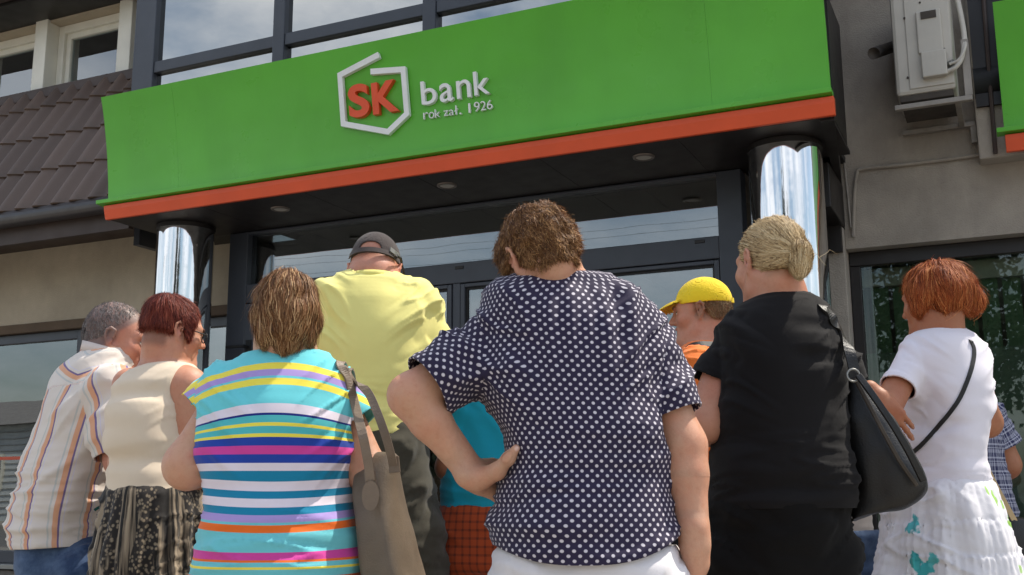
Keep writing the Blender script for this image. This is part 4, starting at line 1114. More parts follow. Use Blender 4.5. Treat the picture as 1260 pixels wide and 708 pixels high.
def shoes(p, ks, mat):
    for kn, an in ks:
        c = an - UP * 0.055 + p.Y * 0.055
        V, Q = sdf_mesh([ell(c, (0.046, 0.135, 0.036), np.stack([p.X, p.Y, UP], 1)), rc(c + p.Y * 0.06 - UP * 0.008, c - p.Y * 0.06, 0.042, 0.045, 0.02), rc(an - UP * 0.04, an + UP * 0.012, 0.05, 0.044, 0.02),
                         half(np.array([0, 0, p.gz + 0.002]), (0, 0, -1), c - 0.2, c + 0.2)], 0.009)
        fast_obj('shoe', V, Q, mat, p.root)
def trousers(p, lf, ks, mat, r=(0.10, 0.085, 0.075), name='trousers', hw=0.09, hemz=None, waist=None, folds=True, uvf=None):
    pr = [lf.prim(0, 0.03)]
    c, a, b = lf.at(lf.z0 + 0.05)
    for (kn, an), q in zip(ks, (-1, 1)):
        h = c + p.X * q * hw
        pr += [rc(h, kn, r[0], r[1], 0.035), rc(kn, an + UP * 0.0, r[1], r[2], 0.03)]
    hemz = p.gz + 0.05 if hemz is None else hemz
    ax = np.stack([p.X, p.Y, UP])
    fl = [fold((9, 9, 22), 0.010, 3.0, ax, None, 0.4), fold((5, 5, 9), 0.008, 8.0, ax)] if folds else []
    cuts = [zcut(hemz, True)] + ([zcut(waist, False)] if waist else [])
    return p.garment(name, pr, mat, 0.0095, cuts, fl, uvf=uvf, regions=[pr[0]] if uvf else None)
def cyl_uv(lf, R0=0.17):
    def f(V):
        u, v, a, b = lf.local(V[:, 0].astype(f32), V[:, 1].astype(f32), V[:, 2].astype(f32)); u = u.astype(float); v = v.astype(float)
        return np.stack([np.arctan2(u / np.maximum(a, 0.05), -v / np.maximum(b, 0.05)) * R0, V[:, 2]], 1)
    return f
def sleeve_uv(a, b, r, side):
    a = np.asarray(a, float); b = np.asarray(b, float); d = (b - a) / np.linalg.norm(b - a); s1 = np.cross(d, side); s1 /= np.linalg.norm(s1); s2 = np.cross(d, s1)
    return lambda V: np.stack([np.arctan2((V - a) @ s1, (V - a) @ s2) * r, (V - a) @ d], 1)

# =============== woman in the dotted blouse
p = Person('woman in a navy polka dot blouse and white trousers, hand on her hip', None, (-0.84, 2.10, 0.0), 2.25, 2, 'fair', False)
p.brow = brow_mat((90, 66, 44))
H = p.head(665, 323, 2.24, 26, 24, -8, 0.88)
lf = p.loft([(331, 655, 726, .050), (340, 637, 752, .064), (352, 617, 774, .077), (366, 602, 799, .09), (385, 588, 812, .104), (410, 587, 812, .118), (440, 590, 813, .13), (470, 597, 813, .138), (500, 606, 812, .14), (530, 612, 814, .14), (560, 615, 821, .145), (600, 611, 830, .15), (635, 607, 837, .160), (665, 608, 839, .165), (700, 610, 838, .165), (716, 611, 837, .165)], 2.3)
shL, elL, wrL = aq(615, 416, 2.27), aq(505, 487, 2.20), aq(584, 586, 2.245)
shR, elR, wrR = aq(790, 418, 2.27), aq(841, 548, 2.23), aq(855, 668, 2.20)
hL = hand_prims(wrL, aq(640, 588, 2.40) - wrL, p.X * 0.75 - FH * 0.1 + UP * 0.1 , 1, 0.98, (18, 28, 20), 0.05, (0.3, -0.4))
hd_ = aq(858, 735, 2.23) - wrR
hR = hand_prims(wrR, hd_, -p.X * 0.8 + p.Y * 0.25, 1, 0.98, (16, 24, 18), 0.03)
LG, ks = legs(p, lf.at(lf.z0 + 0.03)[0] - UP * 0.02, 0.10)
nb = aq(680, 343, 2.26)
th = wrL + (aq(612, 575, 2.27) - wrL)
thumb = chain([aq(590, 590, 2.225), aq(612, 580, 2.185), aq(626, 564, 2.160), aq(635, 552, 2.150)], [0.025, 0.0160, 0.0118, 0.0082], 0.012)
body = [lf.prim(0.030, 0.03)] + arms(p, shL, elL, wrL, (.045, .044, .041, .040, .029)) + arms(p, shR, elR, wrR, (.046, .045, .042, .041, .029)) + LG + thumb
body += [rc(H.p(0, -0.035, -0.03), nb, 0.050, 0.056, 0.03), rc(nb, nb - UP * 0.08, 0.058, 0.085, 0.04)]
ex = Prim(rc(aq(842, 541, 2.186), aq(868, 546, 2.20), .004, .003, 0.008).f, aq(842, 541, 2.186) - .02, aq(868, 546, 2.2) + .02, 0.008, True)
nk = Prim(rc(aq(668, 330, 2.17), aq(704, 326, 2.18), .003, .003, 0.006).f, aq(668, 330, 2.17) - .02, aq(704, 326, 2.18) + .02, 0.006, True)
p.nails = [(aq(636, 552, 2.142), 0.0055, (236, 200, 186))]
p.build_body(body, True, hands=(hL, hR, ([], (aq(850, 545, 2.22) - 0.07, aq(850, 545, 2.22) + 0.07))))
slL, slLe = aq(622, 414, 2.27), aq(505, 491, 2.20)
slR, slRe = aq(788, 412, 2.27), aq(838, 528, 2.235)
P0 = lf.prim(0, 0.03)
SL = Prim(rc(slL, slLe, .068, .066).f, rc(slL, slLe, .068, .066).lo, rc(slL, slLe, .068, .066).hi, 0.04); SR = rc(slR, slRe, .060, .059, 0.035)
fL = 0.82; fR = 0.86
def polka_hem(V, reg, D):
    u, v, a, b = lf.local(V[:, 0].astype(f32), V[:, 1].astype(f32), V[:, 2].astype(f32))
    t = np.clip(np.abs(u / a + 0.12), 0, 1.2)
    return np.maximum(V[:, 2] - (zc + (zs - zc) * t ** 2.6), (D[:, 0] - np.minimum(D[:, 1], D[:, 2])) * 1.5)
zc = aq(672, 696, 2.10)[2]; zs = aq(838, 660, 2.25)[2]
def polka(t):
    u, v = uvn(t); s = 1 / 0.0186; m = None
    for o in (0.0, 0.5):
        a = t.math('SUBTRACT', t.math('FRACT', t.math('ADD', t.math('MULTIPLY', u, s), o)), 0.5); b = t.math('SUBTRACT', t.math('FRACT', t.math('ADD', t.math('MULTIPLY', v, s), o)), 0.5)
        d = t.math('SQRT', t.math('ADD', t.math('MULTIPLY', a, a), t.math('MULTIPLY', b, b)))
        k = t.math('SUBTRACT', 1.0, t.math('MULTIPLY', t.math('SUBTRACT', d, 0.135), 16.0, True), True); m = k if m is None else t.math('MAXIMUM', m, k)
    return t.mix(m, lin((44, 37, 64)), lin((212, 206, 214)))
AX = np.stack([p.X, p.Y, UP])
cx0 = lf.at(1.25)[0] @ p.X
gath = lambda V: np.exp(-(((V @ p.X - (aq(722, 400, 2.2) @ p.X)) / 0.10) ** 2)) * sstep(V[:, 2], 1.12, 1.34) * (1 - sstep(V[:, 2], 1.40, 1.43))
low = lambda V: (1 - sstep(V[:, 2], 1.0, 1.25))
arm_m = lambda V: sstep(np.abs(V @ p.X - cx0), 0.13, 0.20) * sstep(V[:, 2], 1.08, 1.18)
o = p.garment('blouse', [P0, SL, SR], cloth('polka_fabric', None, 0.75, 700, extra=polka, sheen=0.1, bump=0.2), 0.006,
    [(polka_hem, UP), sleeve_cut(1, slL, slLe, fL), sleeve_cut(2, slR, slRe, fR), ball_cut(aq(686, 341, 2.25), H.d(0, -0.25, 1) + UP * 1.5, 0.088)],
    [fold((30, 10, 3.0), 0.022, 1.0, AX, gath), fold((7, 7, 2.2), 0.020, 4.0, AX, low), fold((7, 7, 14), 0.026, 2.0, AX @ np.array([[1, 0, .5], [0, 1, 0], [-.5, 0, 1]]), arm_m, 0.5), fold((4, 4, 7), 0.018, 9.0, AX), fold((16, 16, 30), 0.007, 12.0, AX, arm_m), fold((11, 11, 5), 0.010, 22.0, AX)],
    [P0, SL, SR], 0.004, [cyl_uv(lf, 0.165), sleeve_uv(slL, slLe, 0.066, UP), sleeve_uv(slR, slRe, 0.062, FH)])
# white trousers
lt = p.loft([(652, 628, 818, .13), (672, 618, 830, .137), (690, 612, 836, .145), (720, 611, 838, .148), (760, 612, 838, .145)], 2.4)
trousers(p, lt, ks, cloth('white_linen', (228, 224, 226), 0.85, 500), (.110, .095, .085), hw=0.095, waist=lt.z1 - 0.03)
shoes(p, ks, plain('shoe_tan', (150, 112, 82), 0.5))
crown = np.array([0.0, -0.05, 0.13])
def down(L):
    g = L - crown; g[:, 2] -= 0.10; g[:, 1] -= 0.03; return g
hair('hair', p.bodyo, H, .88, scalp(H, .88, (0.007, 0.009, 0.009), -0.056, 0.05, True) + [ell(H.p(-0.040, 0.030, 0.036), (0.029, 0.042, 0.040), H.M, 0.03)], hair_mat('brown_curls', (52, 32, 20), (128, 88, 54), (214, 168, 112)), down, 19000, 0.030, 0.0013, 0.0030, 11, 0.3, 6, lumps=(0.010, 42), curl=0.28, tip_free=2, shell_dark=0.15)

# =============== woman in the striped tunic
p = Person('woman with short brown hair in a bright multicoloured horizontally striped top', None, (-1.52, 2.02, 0.0), 2.45, 6, 'fair', False)
p.brow = brow_mat((90, 66, 44))
H = p.head(350, 396, 2.44, 20, 6, 2, 0.85)
lf = p.loft([(427, 326, 386, .048), (433, 306, 402, .062), (441, 287, 420, .075), (450, 272, 430, .09), (462, 260, 437, .103), (478, 253, 441, .117), (500, 249, 442, .132), (530, 248, 441, .14), (560, 251, 439, .136), (590, 253, 437, .13), (615, 251, 434, .127), (640, 246, 434, .138), (680, 239, 441, .158), (720, 234, 446, .165), (760, 232, 449, .165), (800, 236, 447, .16)], 2.3)
shL, elL, wrL = aq(282, 480, 2.46), aq(231, 573, 2.42), aq(300, 560, 2.70)
shR, elR, wrR = aq(412, 482, 2.46), aq(456, 585, 2.44), aq(430, 600, 2.72)
hL = hand_prims(wrL, RH * 0.5 + FH * 0.6 + UP * 0.2, UP * 0.4 + FH * 0.8 - RH * .2, 1, 0.95); hR = hand_prims(wrR, -RH * 0.4 + FH * 0.7, UP, -1, 0.95)
LG, ks = legs(p, lf.at(lf.z0 + 0.03)[0], 0.10)
nb = aq(352, 434, 2.46)
body = [lf.prim(0.030, 0.03)] + arms(p, shL, elL, wrL, (.040, .050, .050, .043, .028)) + arms(p, shR, elR, wrR, (.040, .042, .042, .040, .028)) + LG + [rc(H.p(0, -0.03, -0.03), nb, 0.054, 0.060, 0.03), rc(nb, nb - UP * 0.08, 0.062, 0.085, 0.04)]
p.build_body(body, True, hands=(hL, hR))
P0 = lf.prim(0, 0.03); a1, b1, a2, b2 = aq(286, 470, 2.46), aq(236, 514, 2.44), aq(408, 470, 2.46), aq(456, 528, 2.44)
S1_, S2_ = rc(a1, b1, .046, .052, 0.03), rc(a2, b2, .046, .048, 0.03)
rowz = lambda y: aq(345, y, 2.33)[2]
cy_, ye_, la_, wh_, nv_, te_, bl_, mg_, tb_, og_, lc_ = (112, 214, 222), (250, 232, 86), (178, 156, 218), (236, 226, 236), (30, 44, 128), (84, 192, 196), (36, 70, 168), (216, 72, 160), (22, 134, 172), (242, 112, 36), (116, 206, 214)
bands = [(700, tb_ if 0 else lc_), (697.5, ye_), (691, lc_), (687, og_), (677, mg_), (650, lc_), (641, og_), (637.5, lc_), (629, la_), (620, tb_), (609, wh_), (600, tb_), (589, wh_), (580.5, tb_), (570.5, wh_), (560, bl_), (549.5, mg_), (539, bl_), (534, ye_), (525.5, te_), (521, ye_), (512.5, te_), (509.5, nv_), (498, wh_), (473, cy_), (465.5, ye_), (462, cy_), (453, la_), (445, ye_), (439, cy_), (420, wh_)]
zlo, zhi = rowz(790), rowz(400)
def stripes(t):
    u, v = uvn(t); f = t.math('DIVIDE', t.math('SUBTRACT', v, zlo), zhi - zlo)
    stops = [(0.0, lc_), ((rowz(722) - zlo) / (zhi - zlo), og_), ((rowz(716) - zlo) / (zhi - zlo), lc_)]
    for i, (y, c) in enumerate(bands):
        if y == 700: continue
        y0 = bands[i - 1][0] if i else 790
        lowy = [b for b in bands][i][0]
    st = [(0.0, lin(lc_)), ((rowz(716) - zlo) / (zhi - zlo), lin(og_)), ((rowz(709) - zlo) / (zhi - zlo), lin(lc_))]
    seq = bands[1:]                     # (bottom edge px of the band above .. ) built from the hem upward
    prev = 700.5
    for y, c in seq: st.append(((rowz(prev) - zlo) / (zhi - zlo), lin(c))); prev = y
    return t.ramp(f, st[:32], 'CONSTANT')
def stripe_uv(V):
    u, v, a, b = lf.local(V[:, 0].astype(f32), V[:, 1].astype(f32), V[:, 2].astype(f32)); w = np.clip(np.abs(u) / np.maximum(a, 0.13), 0, 1.6); z = V[:, 2].astype(float)
    up = sstep(z, rowz(560), rowz(500)); z = z + up * 0.036 * w ** 2.2 - (1 - sstep(z, rowz(600), rowz(575))) * sstep(z, rowz(700), rowz(660)) * 0.010 * (1 - w ** 2) * -1
    # stripe height droops towards the armholes
    return np.stack([u, z], 1)
def slv(a, b, sd):
    d = (b - a) / np.linalg.norm(b - a)
    def f(V):
        u, v, aa, bb = lf.local(V[:, 0].astype(f32), V[:, 1].astype(f32), V[:, 2].astype(f32))
        w = np.clip(np.abs(u) / 0.19, 0, 1.6); return np.stack([u, V[:, 2] + 0.036 * w ** 2.2 + 0.012 * np.clip(w - 0.95, 0, 1)], 1)
    return f
AX = np.stack([p.X, p.Y, UP]); zz = rowz(622)
waist = lambda V: np.exp(-((V[:, 2] - zz) / 0.05) ** 2)
pit = lambda V: np.exp(-((V[:, 2] - rowz(560)) / 0.07) ** 2) * sstep(np.abs((V - lf.at(1.1)[0]) @ p.X), 0.07, 0.16)
tunic = o = p.garment('tunic', [P0, S1_, S2_], cloth('striped_jersey', None, 0.8, 900, extra=stripes, bump=0.15), 0.006,
    [sleeve_cut(1, a1, b1, 0.82), sleeve_cut(2, a2, b2, 0.82), zcut(lf.z0 + 0.03), ball_cut(aq(352, 436, 2.45), UP * 1.0 + FH * 0.35, 0.078)],
    [fold((3, 3, 26), 0.010, 3.0, AX, waist, 0.3), fold((5, 5, 16), 0.010, 7.0, AX @ np.array([[1, 0, .6], [0, 1, 0], [-.6, 0, 1]]), pit), fold((3.5, 3.5, 6), 0.010, 5.0, AX), fold((14, 14, 12), 0.0025, 15.0, AX)],
    [P0, S1_, S2_], 0.0035, [stripe_uv, slv(a1, b1, 0), slv(a2, b2, 0)])
lt = p.loft([(700, 246, 436, .13), (760, 240, 442, .15), (800, 246, 440, .14)], 2.4)
trousers(p, lt, ks, cloth('navy_cotton', (40, 44, 62), 0.85), (.105, .085, .075), hw=0.10)
shoes(p, ks, plain('shoe_white', (210, 205, 198), 0.5))
def layered(L):
    g = L - np.array([0.0, -0.035, 0.135]); g[:, 2] -= 0.06; g[:, 1] -= 0.02; return g
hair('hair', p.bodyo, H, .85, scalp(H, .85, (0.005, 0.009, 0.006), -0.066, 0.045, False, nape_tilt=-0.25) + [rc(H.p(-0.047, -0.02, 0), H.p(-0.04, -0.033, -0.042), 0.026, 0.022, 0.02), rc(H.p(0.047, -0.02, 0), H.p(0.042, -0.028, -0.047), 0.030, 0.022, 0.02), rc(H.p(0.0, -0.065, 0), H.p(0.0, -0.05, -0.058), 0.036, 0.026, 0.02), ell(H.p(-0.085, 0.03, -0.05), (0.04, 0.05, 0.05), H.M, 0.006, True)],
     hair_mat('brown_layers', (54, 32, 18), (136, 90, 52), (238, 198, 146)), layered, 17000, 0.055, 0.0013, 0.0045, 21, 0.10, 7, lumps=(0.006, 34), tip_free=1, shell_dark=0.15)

# brown tote on her right shoulder
def strap(pts, q, w, t, name, mat, parent, nrm=None):
    P = spline([aq(x, y, qq) for x, y, qq in pts], 7); top = max(q[2] for q in P); it = [q[2] for q in P].index(top); N = []
    for i, q in enumerate(P):
        k = math.exp(-abs(i - it) / 4.0) if nrm else 0.0; N.append(-FH * (1 - k) * (1 if i <= it or not nrm else -1) + UP * k)
    return MB().band(P, N, w, t).build(name, mat, parent, smooth=False, bevel=0.0012)
def leather(name, col, rough=0.5, var=0.14, bump=0.5): return plain(name, col, rough, var=var, vs=9, bump=bump, bs=260, bdist=0.002)
T = thing('tote_bag', 'taupe leather tote bag with two handles on the striped woman\'s shoulder', 'handbag', aq(484, 640, 2.45))
def bagloft(rows, q, phi, n=3.0, dq=None, box=False):
    d = Person.__new__(Person); d.q, d.phi = q, phi; y = R(phi); d.X = RH * math.cos(y) + FH * math.sin(y); d.Y = -RH * math.sin(y) + FH * math.cos(y)
    return Person.loft(d, rows, n, 0.010, dq, box)
bl = bagloft([(557, 462, 490, .012), (568, 440, 492, .022), (584, 433, 493, .035), (610, 433, 500, .055), (640, 434, 510, .07), (670, 437, 520, .08), (700, 440, 528, .085), (740, 446, 538, .085), (765, 452, 538, .08)], 2.42, -22, 5.0, box=True)
V, Q = sdf_mesh([bl.prim(0, 0.02, 0.015)], 0.006); N = vnormals(V, Q)
bx = np.stack([RH, FH, UP]); V = V + N * (0.012 * nz3(V @ bx.T, (7, 7, 5), 3.3) + 0.005 * nz3(V @ bx.T, (22, 22, 12), 8.0))[:, None]
tb = fast_obj('bag_body', V, Q, leather('taupe_leather', (112, 98, 82)), T)
tt = leather('strap_leather', (126, 110, 94))
lay_strap([aq(456, 592, 2.325), aq(454, 575, 2.32), aq(450, 553, 2.315), aq(445, 530, 2.32)], [-FH] * 4, tunic, [(436, 496), (431, 480), (426, 465), (421, 455), (416, 450)], 0.020, 0.005, 'handle', tt, T)
lay_strap([aq(484, 574, 2.36), aq(480, 556, 2.34), aq(473, 532, 2.33), aq(463, 505, 2.34), aq(452, 482, 2.37)], [-FH] * 5, tunic, [(434, 470), (429, 462), (425, 456)], 0.018, 0.005, 'handle', tt, T)
for x, y, q in ((456, 590, 2.33), (485, 572, 2.36)):
    MB().band([aq(x - 1, y - 10, q), aq(x, y, q), aq(x + 1, y + 10, q)], -FH, 0.024, 0.006).build('handle_tab', tt, T, bevel=0.001)
tg = MB(); c = aq(456, 610, 2.322); vv = []
for z_ in (0.0, 0.004):
    vv += [c + RH * 0.017 * math.cos(a) + UP * 0.030 * math.sin(a) - FH * z_ for a in np.linspace(0, 2 * math.pi, 20, endpoint=False)]
tg.add(vv, [tuple(range(20)), tuple(range(20, 40))[::-1]] + [(i, (i + 1) % 20, 20 + (i + 1) % 20, 20 + i) for i in range(20)]).build('leather_tag', leather('tag_leather', (120, 104, 88)), T, bevel=0.0012)

# =============== man in the yellow shirt
p = Person('tall man in a yellow t-shirt, dark cap and olive cargo shorts by the door', None, (-1.73, 2.86, 0.17), 3.3, 0, 'ruddy', True)
p.brow = brow_mat((80, 60, 50))
H = p.head(461, 338, 3.34, -4, 26, 2, 0.97)
lf = p.loft([(334, 424, 490, .055), (341, 408, 507, .072), (348, 397, 520, .088), (356, 389, 531, .1), (368, 384, 540, .115), (385, 383, 541, .13), (410, 384, 540, .142), (440, 387, 533, .15), (480, 390, 522, .155), (515, 391, 514, .155), (545, 390, 512, .15), (575, 390, 512, .14)], 2.35)
shL, elL, wrL = aq(404, 396, 3.32), aq(372, 480, 3.34), aq(420, 480, 3.62)
shR, elR, wrR = aq(521, 396, 3.32), aq(556, 478, 3.34), aq(520, 490, 3.62)
hL = hand_prims(wrL, RH * 0.5 + FH * 0.6, UP, 1, 1.05); hR = hand_prims(wrR, -RH * 0.5 + FH * 0.6, UP, -1, 1.05)
ll = p.loft([(515, 384, 516, .14), (545, 380, 522, .15), (580, 378, 530, .16), (620, 378, 534, .16), (680, 378, 535, .15)], 2.4)
LG, ks = legs(p, ll.at(ll.z0 + 0.05)[0], 0.11, r=(.095, .07, .055))
nb = aq(460, 345, 3.32)
p.build_body([lf.prim(0.030, 0.03)] + arms(p, shL, elL, wrL, (.055, .054, .052, .05, .034)) + arms(p, shR, elR, wrR, (.055, .054, .052, .05, .034)) + LG + [rc(H.p(0, -0.035, -0.02), nb, 0.066, 0.072, 0.03), rc(nb, nb - UP * 0.1, 0.074, 0.1, 0.04)], True, hands=(hL, hR), tint=lambda L: (0.25 * sstep(L[:, 2], 0.0, 0.06), (190, 140, 120)))
P0 = lf.prim(0, 0.03); a1, b1, a2, b2 = aq(404, 392, 3.32), aq(378, 468, 3.33), aq(521, 393, 3.32), aq(549, 468, 3.33)
S1_, S2_ = rc(a1, b1, .072, .074, .022), rc(a2, b2, .072, .074, .022)
AX = np.stack([p.X, p.Y, UP]); cxx = lf.at(1.5)[0] @ p.X
side = lambda V: sstep(np.abs(V @ p.X - cxx), 0.08, 0.17) * sstep(V[:, 2], 1.25, 1.4)
lowm = lambda V: 1 - sstep(V[:, 2], 1.2, 1.42)
D45 = np.array([[1, 0, .7], [0, 1, 0], [-.7, 0, 1]])
p.garment('t_shirt', [P0, S1_, S2_], cloth('yellow_cotton', (236, 226, 140), 0.85, 700, bump=0.2, var=0.03), 0.0065,
    [sleeve_cut(1, a1, b1, 0.9), sleeve_cut(2, a2, b2, 0.9), zcut(aq(470, 534, 3.2)[2]), ball_cut(aq(459, 351, 3.3), UP + FH * 0.3, 0.088)],
    [fold((13, 13, 5), 0.014, 2.0, AX @ D45, side, 0.5), fold((4, 4, 12), 0.022, 6.0, AX, lowm, 0.2), fold((4, 4, 3), 0.010, 9.0, AX), fold((5, 5, 18), 0.006, 19.0, AX, lambda V: sstep(V[:, 2], 1.45, 1.6))], [P0, S1_, S2_])
V_, Q_ = None, None
cb = []
for i in range(25):
    w = math.pi * (0.02 + 0.96 * i / 24); c = aq(459, 349, 3.3); cb.append(c + RH * 0.079 * math.cos(w) - FH * 0.078 * math.sin(w) + UP * (0.012 + 0.006 * math.sin(w)))
MB().band(cb, [(q - aq(459, 355, 3.3)) * np.array([1, 1, 0.2]) for q in cb], 0.020, 0.004).build('collar', cloth('yellow_rib', (240, 230, 134), 0.85, 700), p.root, smooth=True)
trousers(p, ll, ks, cloth('olive_canvas', (70, 66, 54), 0.9, 500, var=0.12), (.125, .115, .115), 'cargo_shorts', 0.105, hemz=0.66, waist=ll.z1 - 0.015)
shoes(p, ks, plain('shoe_black', (40, 40, 42), 0.5))
def capshell(H, s, g, zr, tiltf, arch=False, th=0.004):
    P = lambda *v: H.p(*(np.array(v) * s)); c = P(0, -0.014, 0.045); r = (np.array([0.0745, 0.096, 0.086]) + g) * s
    A = ell(c, r, H.M); L = [A, ell(c, r - th, H.M, 0.002, True), half(P(0, 0, zr), H.d(0, tiltf, -1), A.lo, A.hi, 0.002)]
    if arch: L.append(ell(P(0, -0.12, zr - 0.004), np.array([0.036, 0.05, 0.017]) * s, H.M, 0.003, True))
    return L
CAP = cloth('grey_cap_cloth', (74, 66, 64), 0.9, 500, var=0.1)
V, Q = sdf_mesh(capshell(H, .95, 0.008, 0.034, 0.28, True), 0.003); cp = fast_obj('cap', V, Q, CAP, p.bodyo)
HP = lambda *v: H.p(*(np.array(v) * .96))
MB().band(spline([HP(0.085 * math.sin(a), -0.014 - 0.1075 * math.cos(a), 0.041 - 0.032 * math.cos(a) ) for a in np.linspace(-1.15, 1.15, 9)], 4), [HP(0.085 * math.sin(a), -0.1075 * math.cos(a), 0) - HP(0, 0, 0) for a in np.repeat(np.linspace(-1.15, 1.15, 9), 4)][:33], 0.017, 0.003).build('strap', CAP, cp)
MB().band([HP(0.062, -0.094, 0.032), HP(0.073, -0.078, 0.032), HP(0.083, -0.055, 0.036)], H.d(0.8, -0.6, 0), 0.016, 0.004).build('buckle', MT['grey_metal'], cp)
V, Q = sdf_mesh([ell(HP(0, 0.115, 0.065), (0.072, 0.07, 0.008), H.M), half(HP(0, 0.085, 0.06), H.d(0, -1, 0), HP(0, 0.1, 0.06) - 0.12, HP(0, 0.1, 0.06) + 0.12)], 0.004); fast_obj('peak', V, Q, CAP, cp)
sg = MB(); sg.tube([HP(0.088, -0.02, 0.036), HP(0.093, -0.06, 0.022), HP(0.086, -0.085, 0.010)], 0.004, 6); sg.tube([HP(0.088, -0.02, 0.036), HP(0.08, 0.08, 0.06)], 0.003, 6)
sg.tube([HP(0.086, -0.085, 0.010), HP(0.083, -0.09, 0.002)], 0.006, 6); sg.build('sunglasses_arm', MT['cable'], cp, smooth=True)

# =============== grey haired man on the left
p = Person('grey haired man in a white shirt with orange and violet stripes and jeans', None, (-2.72, 2.58, 0.0), 3.4, -38, 'ruddy', True)
p.brow = brow_mat((120, 110, 104))
H = p.head(143, 419, 3.40, -80, 12, 4, 0.93)
lf = p.loft([(424, 112, 160, .052), (432, 100, 163, .07), (442, 88, 166, .085), (455, 76, 167, .1), (475, 62, 166, .115), (500, 52, 161, .13), (530, 43, 155, .14), (560, 35, 148, .145), (600, 25, 140, .15), (635, 19, 134, .155), (665, 20, 130, .15), (690, 26, 130, .145)], 2.3)
shR, elR, wrR = aq(138, 474, 3.30), aq(150, 566, 3.26), aq(190, 560, 3.45)
shL, elL, wrL = aq(98, 470, 3.58), aq(100, 560, 3.72), aq(140, 570, 3.75)
hR = hand_prims(wrR, RH * 0.7 + FH * 0.3, UP, 1, 1.0); hL = hand_prims(wrL, RH * 0.8 + FH * 0.1, UP, 1, 1.0)
ll = p.loft([(640, 30, 128, .14), (680, 34, 124, .145), (720, 38, 122, .14)], 2.4)
LG, ks = legs(p, ll.at(ll.z0 + 0.02)[0], 0.09)
nb = aq(130, 440, 3.42)
p.build_body([lf.prim(0.032, 0.03)] + arms(p, shR, elR, wrR, (.055, .05, .048, .045, .032)) + arms(p, shL, elL, wrL, (.06, .05, .048, .045, .032)) + LG + [rc(H.p(0, -0.03, -0.03), nb, 0.062, 0.068, 0.03), rc(nb, nb - UP * 0.08, 0.07, 0.09, 0.04)], True, hands=(hR, hL),
    tint=lambda L: (0.8 * sstep(-(L[:, 1] - 0.055) * 0.8 + (L[:, 2] - 0.03) * 0.75, 0.0, 0.03) * sstep(L[:, 2], -0.055, -0.03) * sstep(-L[:, 1] + 0.015 + np.clip(L[:, 2] - 0.03, 0, 1), -0.01, 0.01) , (118, 106, 102)))
P0 = lf.prim(0, 0.03); a1, b1 = aq(136, 478, 3.30), aq(148, 575, 3.26); a2, b2 = aq(98, 474, 3.56), aq(100, 566, 3.70)
S1_, S2_ = rc(a1, b1, .074, .070, .03), rc(a2, b2, .072, .07, .04)
def vstripes(t):
    u, v = uvn(t); f = t.math('FRACT', t.math('DIVIDE', u, 0.094))
    W, O, Vi = lin((224, 214, 204)), lin((226, 170, 136)), lin((124, 108, 150))
    G = lin((200, 200, 196))
    return t.ramp(f, [(0.0, W), (0.44, G), (0.50, W), (0.60, O), (0.76, Vi), (0.82, W), (0.90, lin((216, 210, 222))), (0.93, W)], 'CONSTANT')
yz = aq(120, 478, 3.3)[2]
cu0 = cyl_uv(lf, 0.16); yk0 = aq(105, 482, 3.30)
def cu(V):
    U = cu0(V); yoke = np.clip(V[:, 2] - (yz + 0.012 + 0.10 * ((V - yk0) @ p.X)), -1, 1) > 0
    W = np.stack([V[:, 2] * 1.0 - 0.45 * np.abs((V - yk0) @ p.X) + 0.03, U[:, 0]], 1)
    return np.where(yoke[:, None], W, U)
AX = np.stack([p.X, p.Y, UP]); c0 = aq(80, 560, 3.3)
diag = lambda V: np.exp(-((((V - aq(80, 575, 3.28)) @ (UP * 0.8 - RH * 0.62)) / 0.012) ** 2)) * sstep(-(V - aq(80, 575, 3.3)) @ FH, 0.0, 0.06)
p.garment('shirt', [P0, S1_, S2_], cloth('striped_cotton', None, 0.85, 600, extra=vstripes, bump=0.15), 0.0065,
    [sleeve_cut(1, a1, b1, 0.86), sleeve_cut(2, a2, b2, 0.86), (lambda V, reg, D: np.maximum(V[:, 2] - (aq(70, 674, 3.28)[2] + 0.05 * ((V - c0) @ RH)), (D[:, 0] - np.minimum(D[:, 1], D[:, 2])) * 1.5), UP), ball_cut(aq(131, 437, 3.40), UP + RH * 0.35 + FH * 0.1, 0.078)],
    [lambda V, N: 0.010 * diag(V), fold((9, 9, 4), 0.012, 2.0, AX @ D45, None, 0.2), fold((5, 5, 12), 0.010, 9.0, AX), fold((14, 14, 22), 0.004, 5.0, AX)],
    [P0, S1_, S2_], 0.004, [cu, sleeve_uv(a1, b1, 0.07, FH), sleeve_uv(a2, b2, 0.07, FH)])
cb = []
for i in range(25):
    w = 2 * math.pi * i / 24; c = aq(133, 434, 3.40); cb.append(c + RH * 0.078 * math.cos(w) - FH * 0.08 * math.sin(w) + UP * (-0.022 * math.cos(w)))
MB().band(cb, [(q - aq(133, 438, 3.40)) * np.array([1, 1, 0.3]) for q in cb], 0.030, 0.005).build('collar', cloth('white_cotton', (222, 208, 200), 0.85, 700), p.root, smooth=True)
def denim(t):
    a = t.noise(9, 5, 0.7); return t.mix(t.ramp(a, [(0.4, (0, 0, 0)), (0.7, (.8, .8, .8))]), lin((46, 66, 98)), lin((104, 126, 156)))
JEANS = cloth('blue_denim', None, 0.9, 600, var=0.10, bump=0.4, extra=denim)
trousers(p, ll, ks, JEANS, (.1, .085, .08), 'jeans', 0.085, waist=ll.z1 - 0.01)
shoes(p, ks, plain('shoe_brown', (84, 62, 46), 0.5))
def buzz(L):
    g = L - np.array([0.0, -0.05, 0.13]); g[:, 2] -= 0.04; return g
BUZZ_KEEP = lambda L: (L[:, 2] > -0.02) & ((L[:, 1] < 0.03) | (L[:, 2] > 0.07))
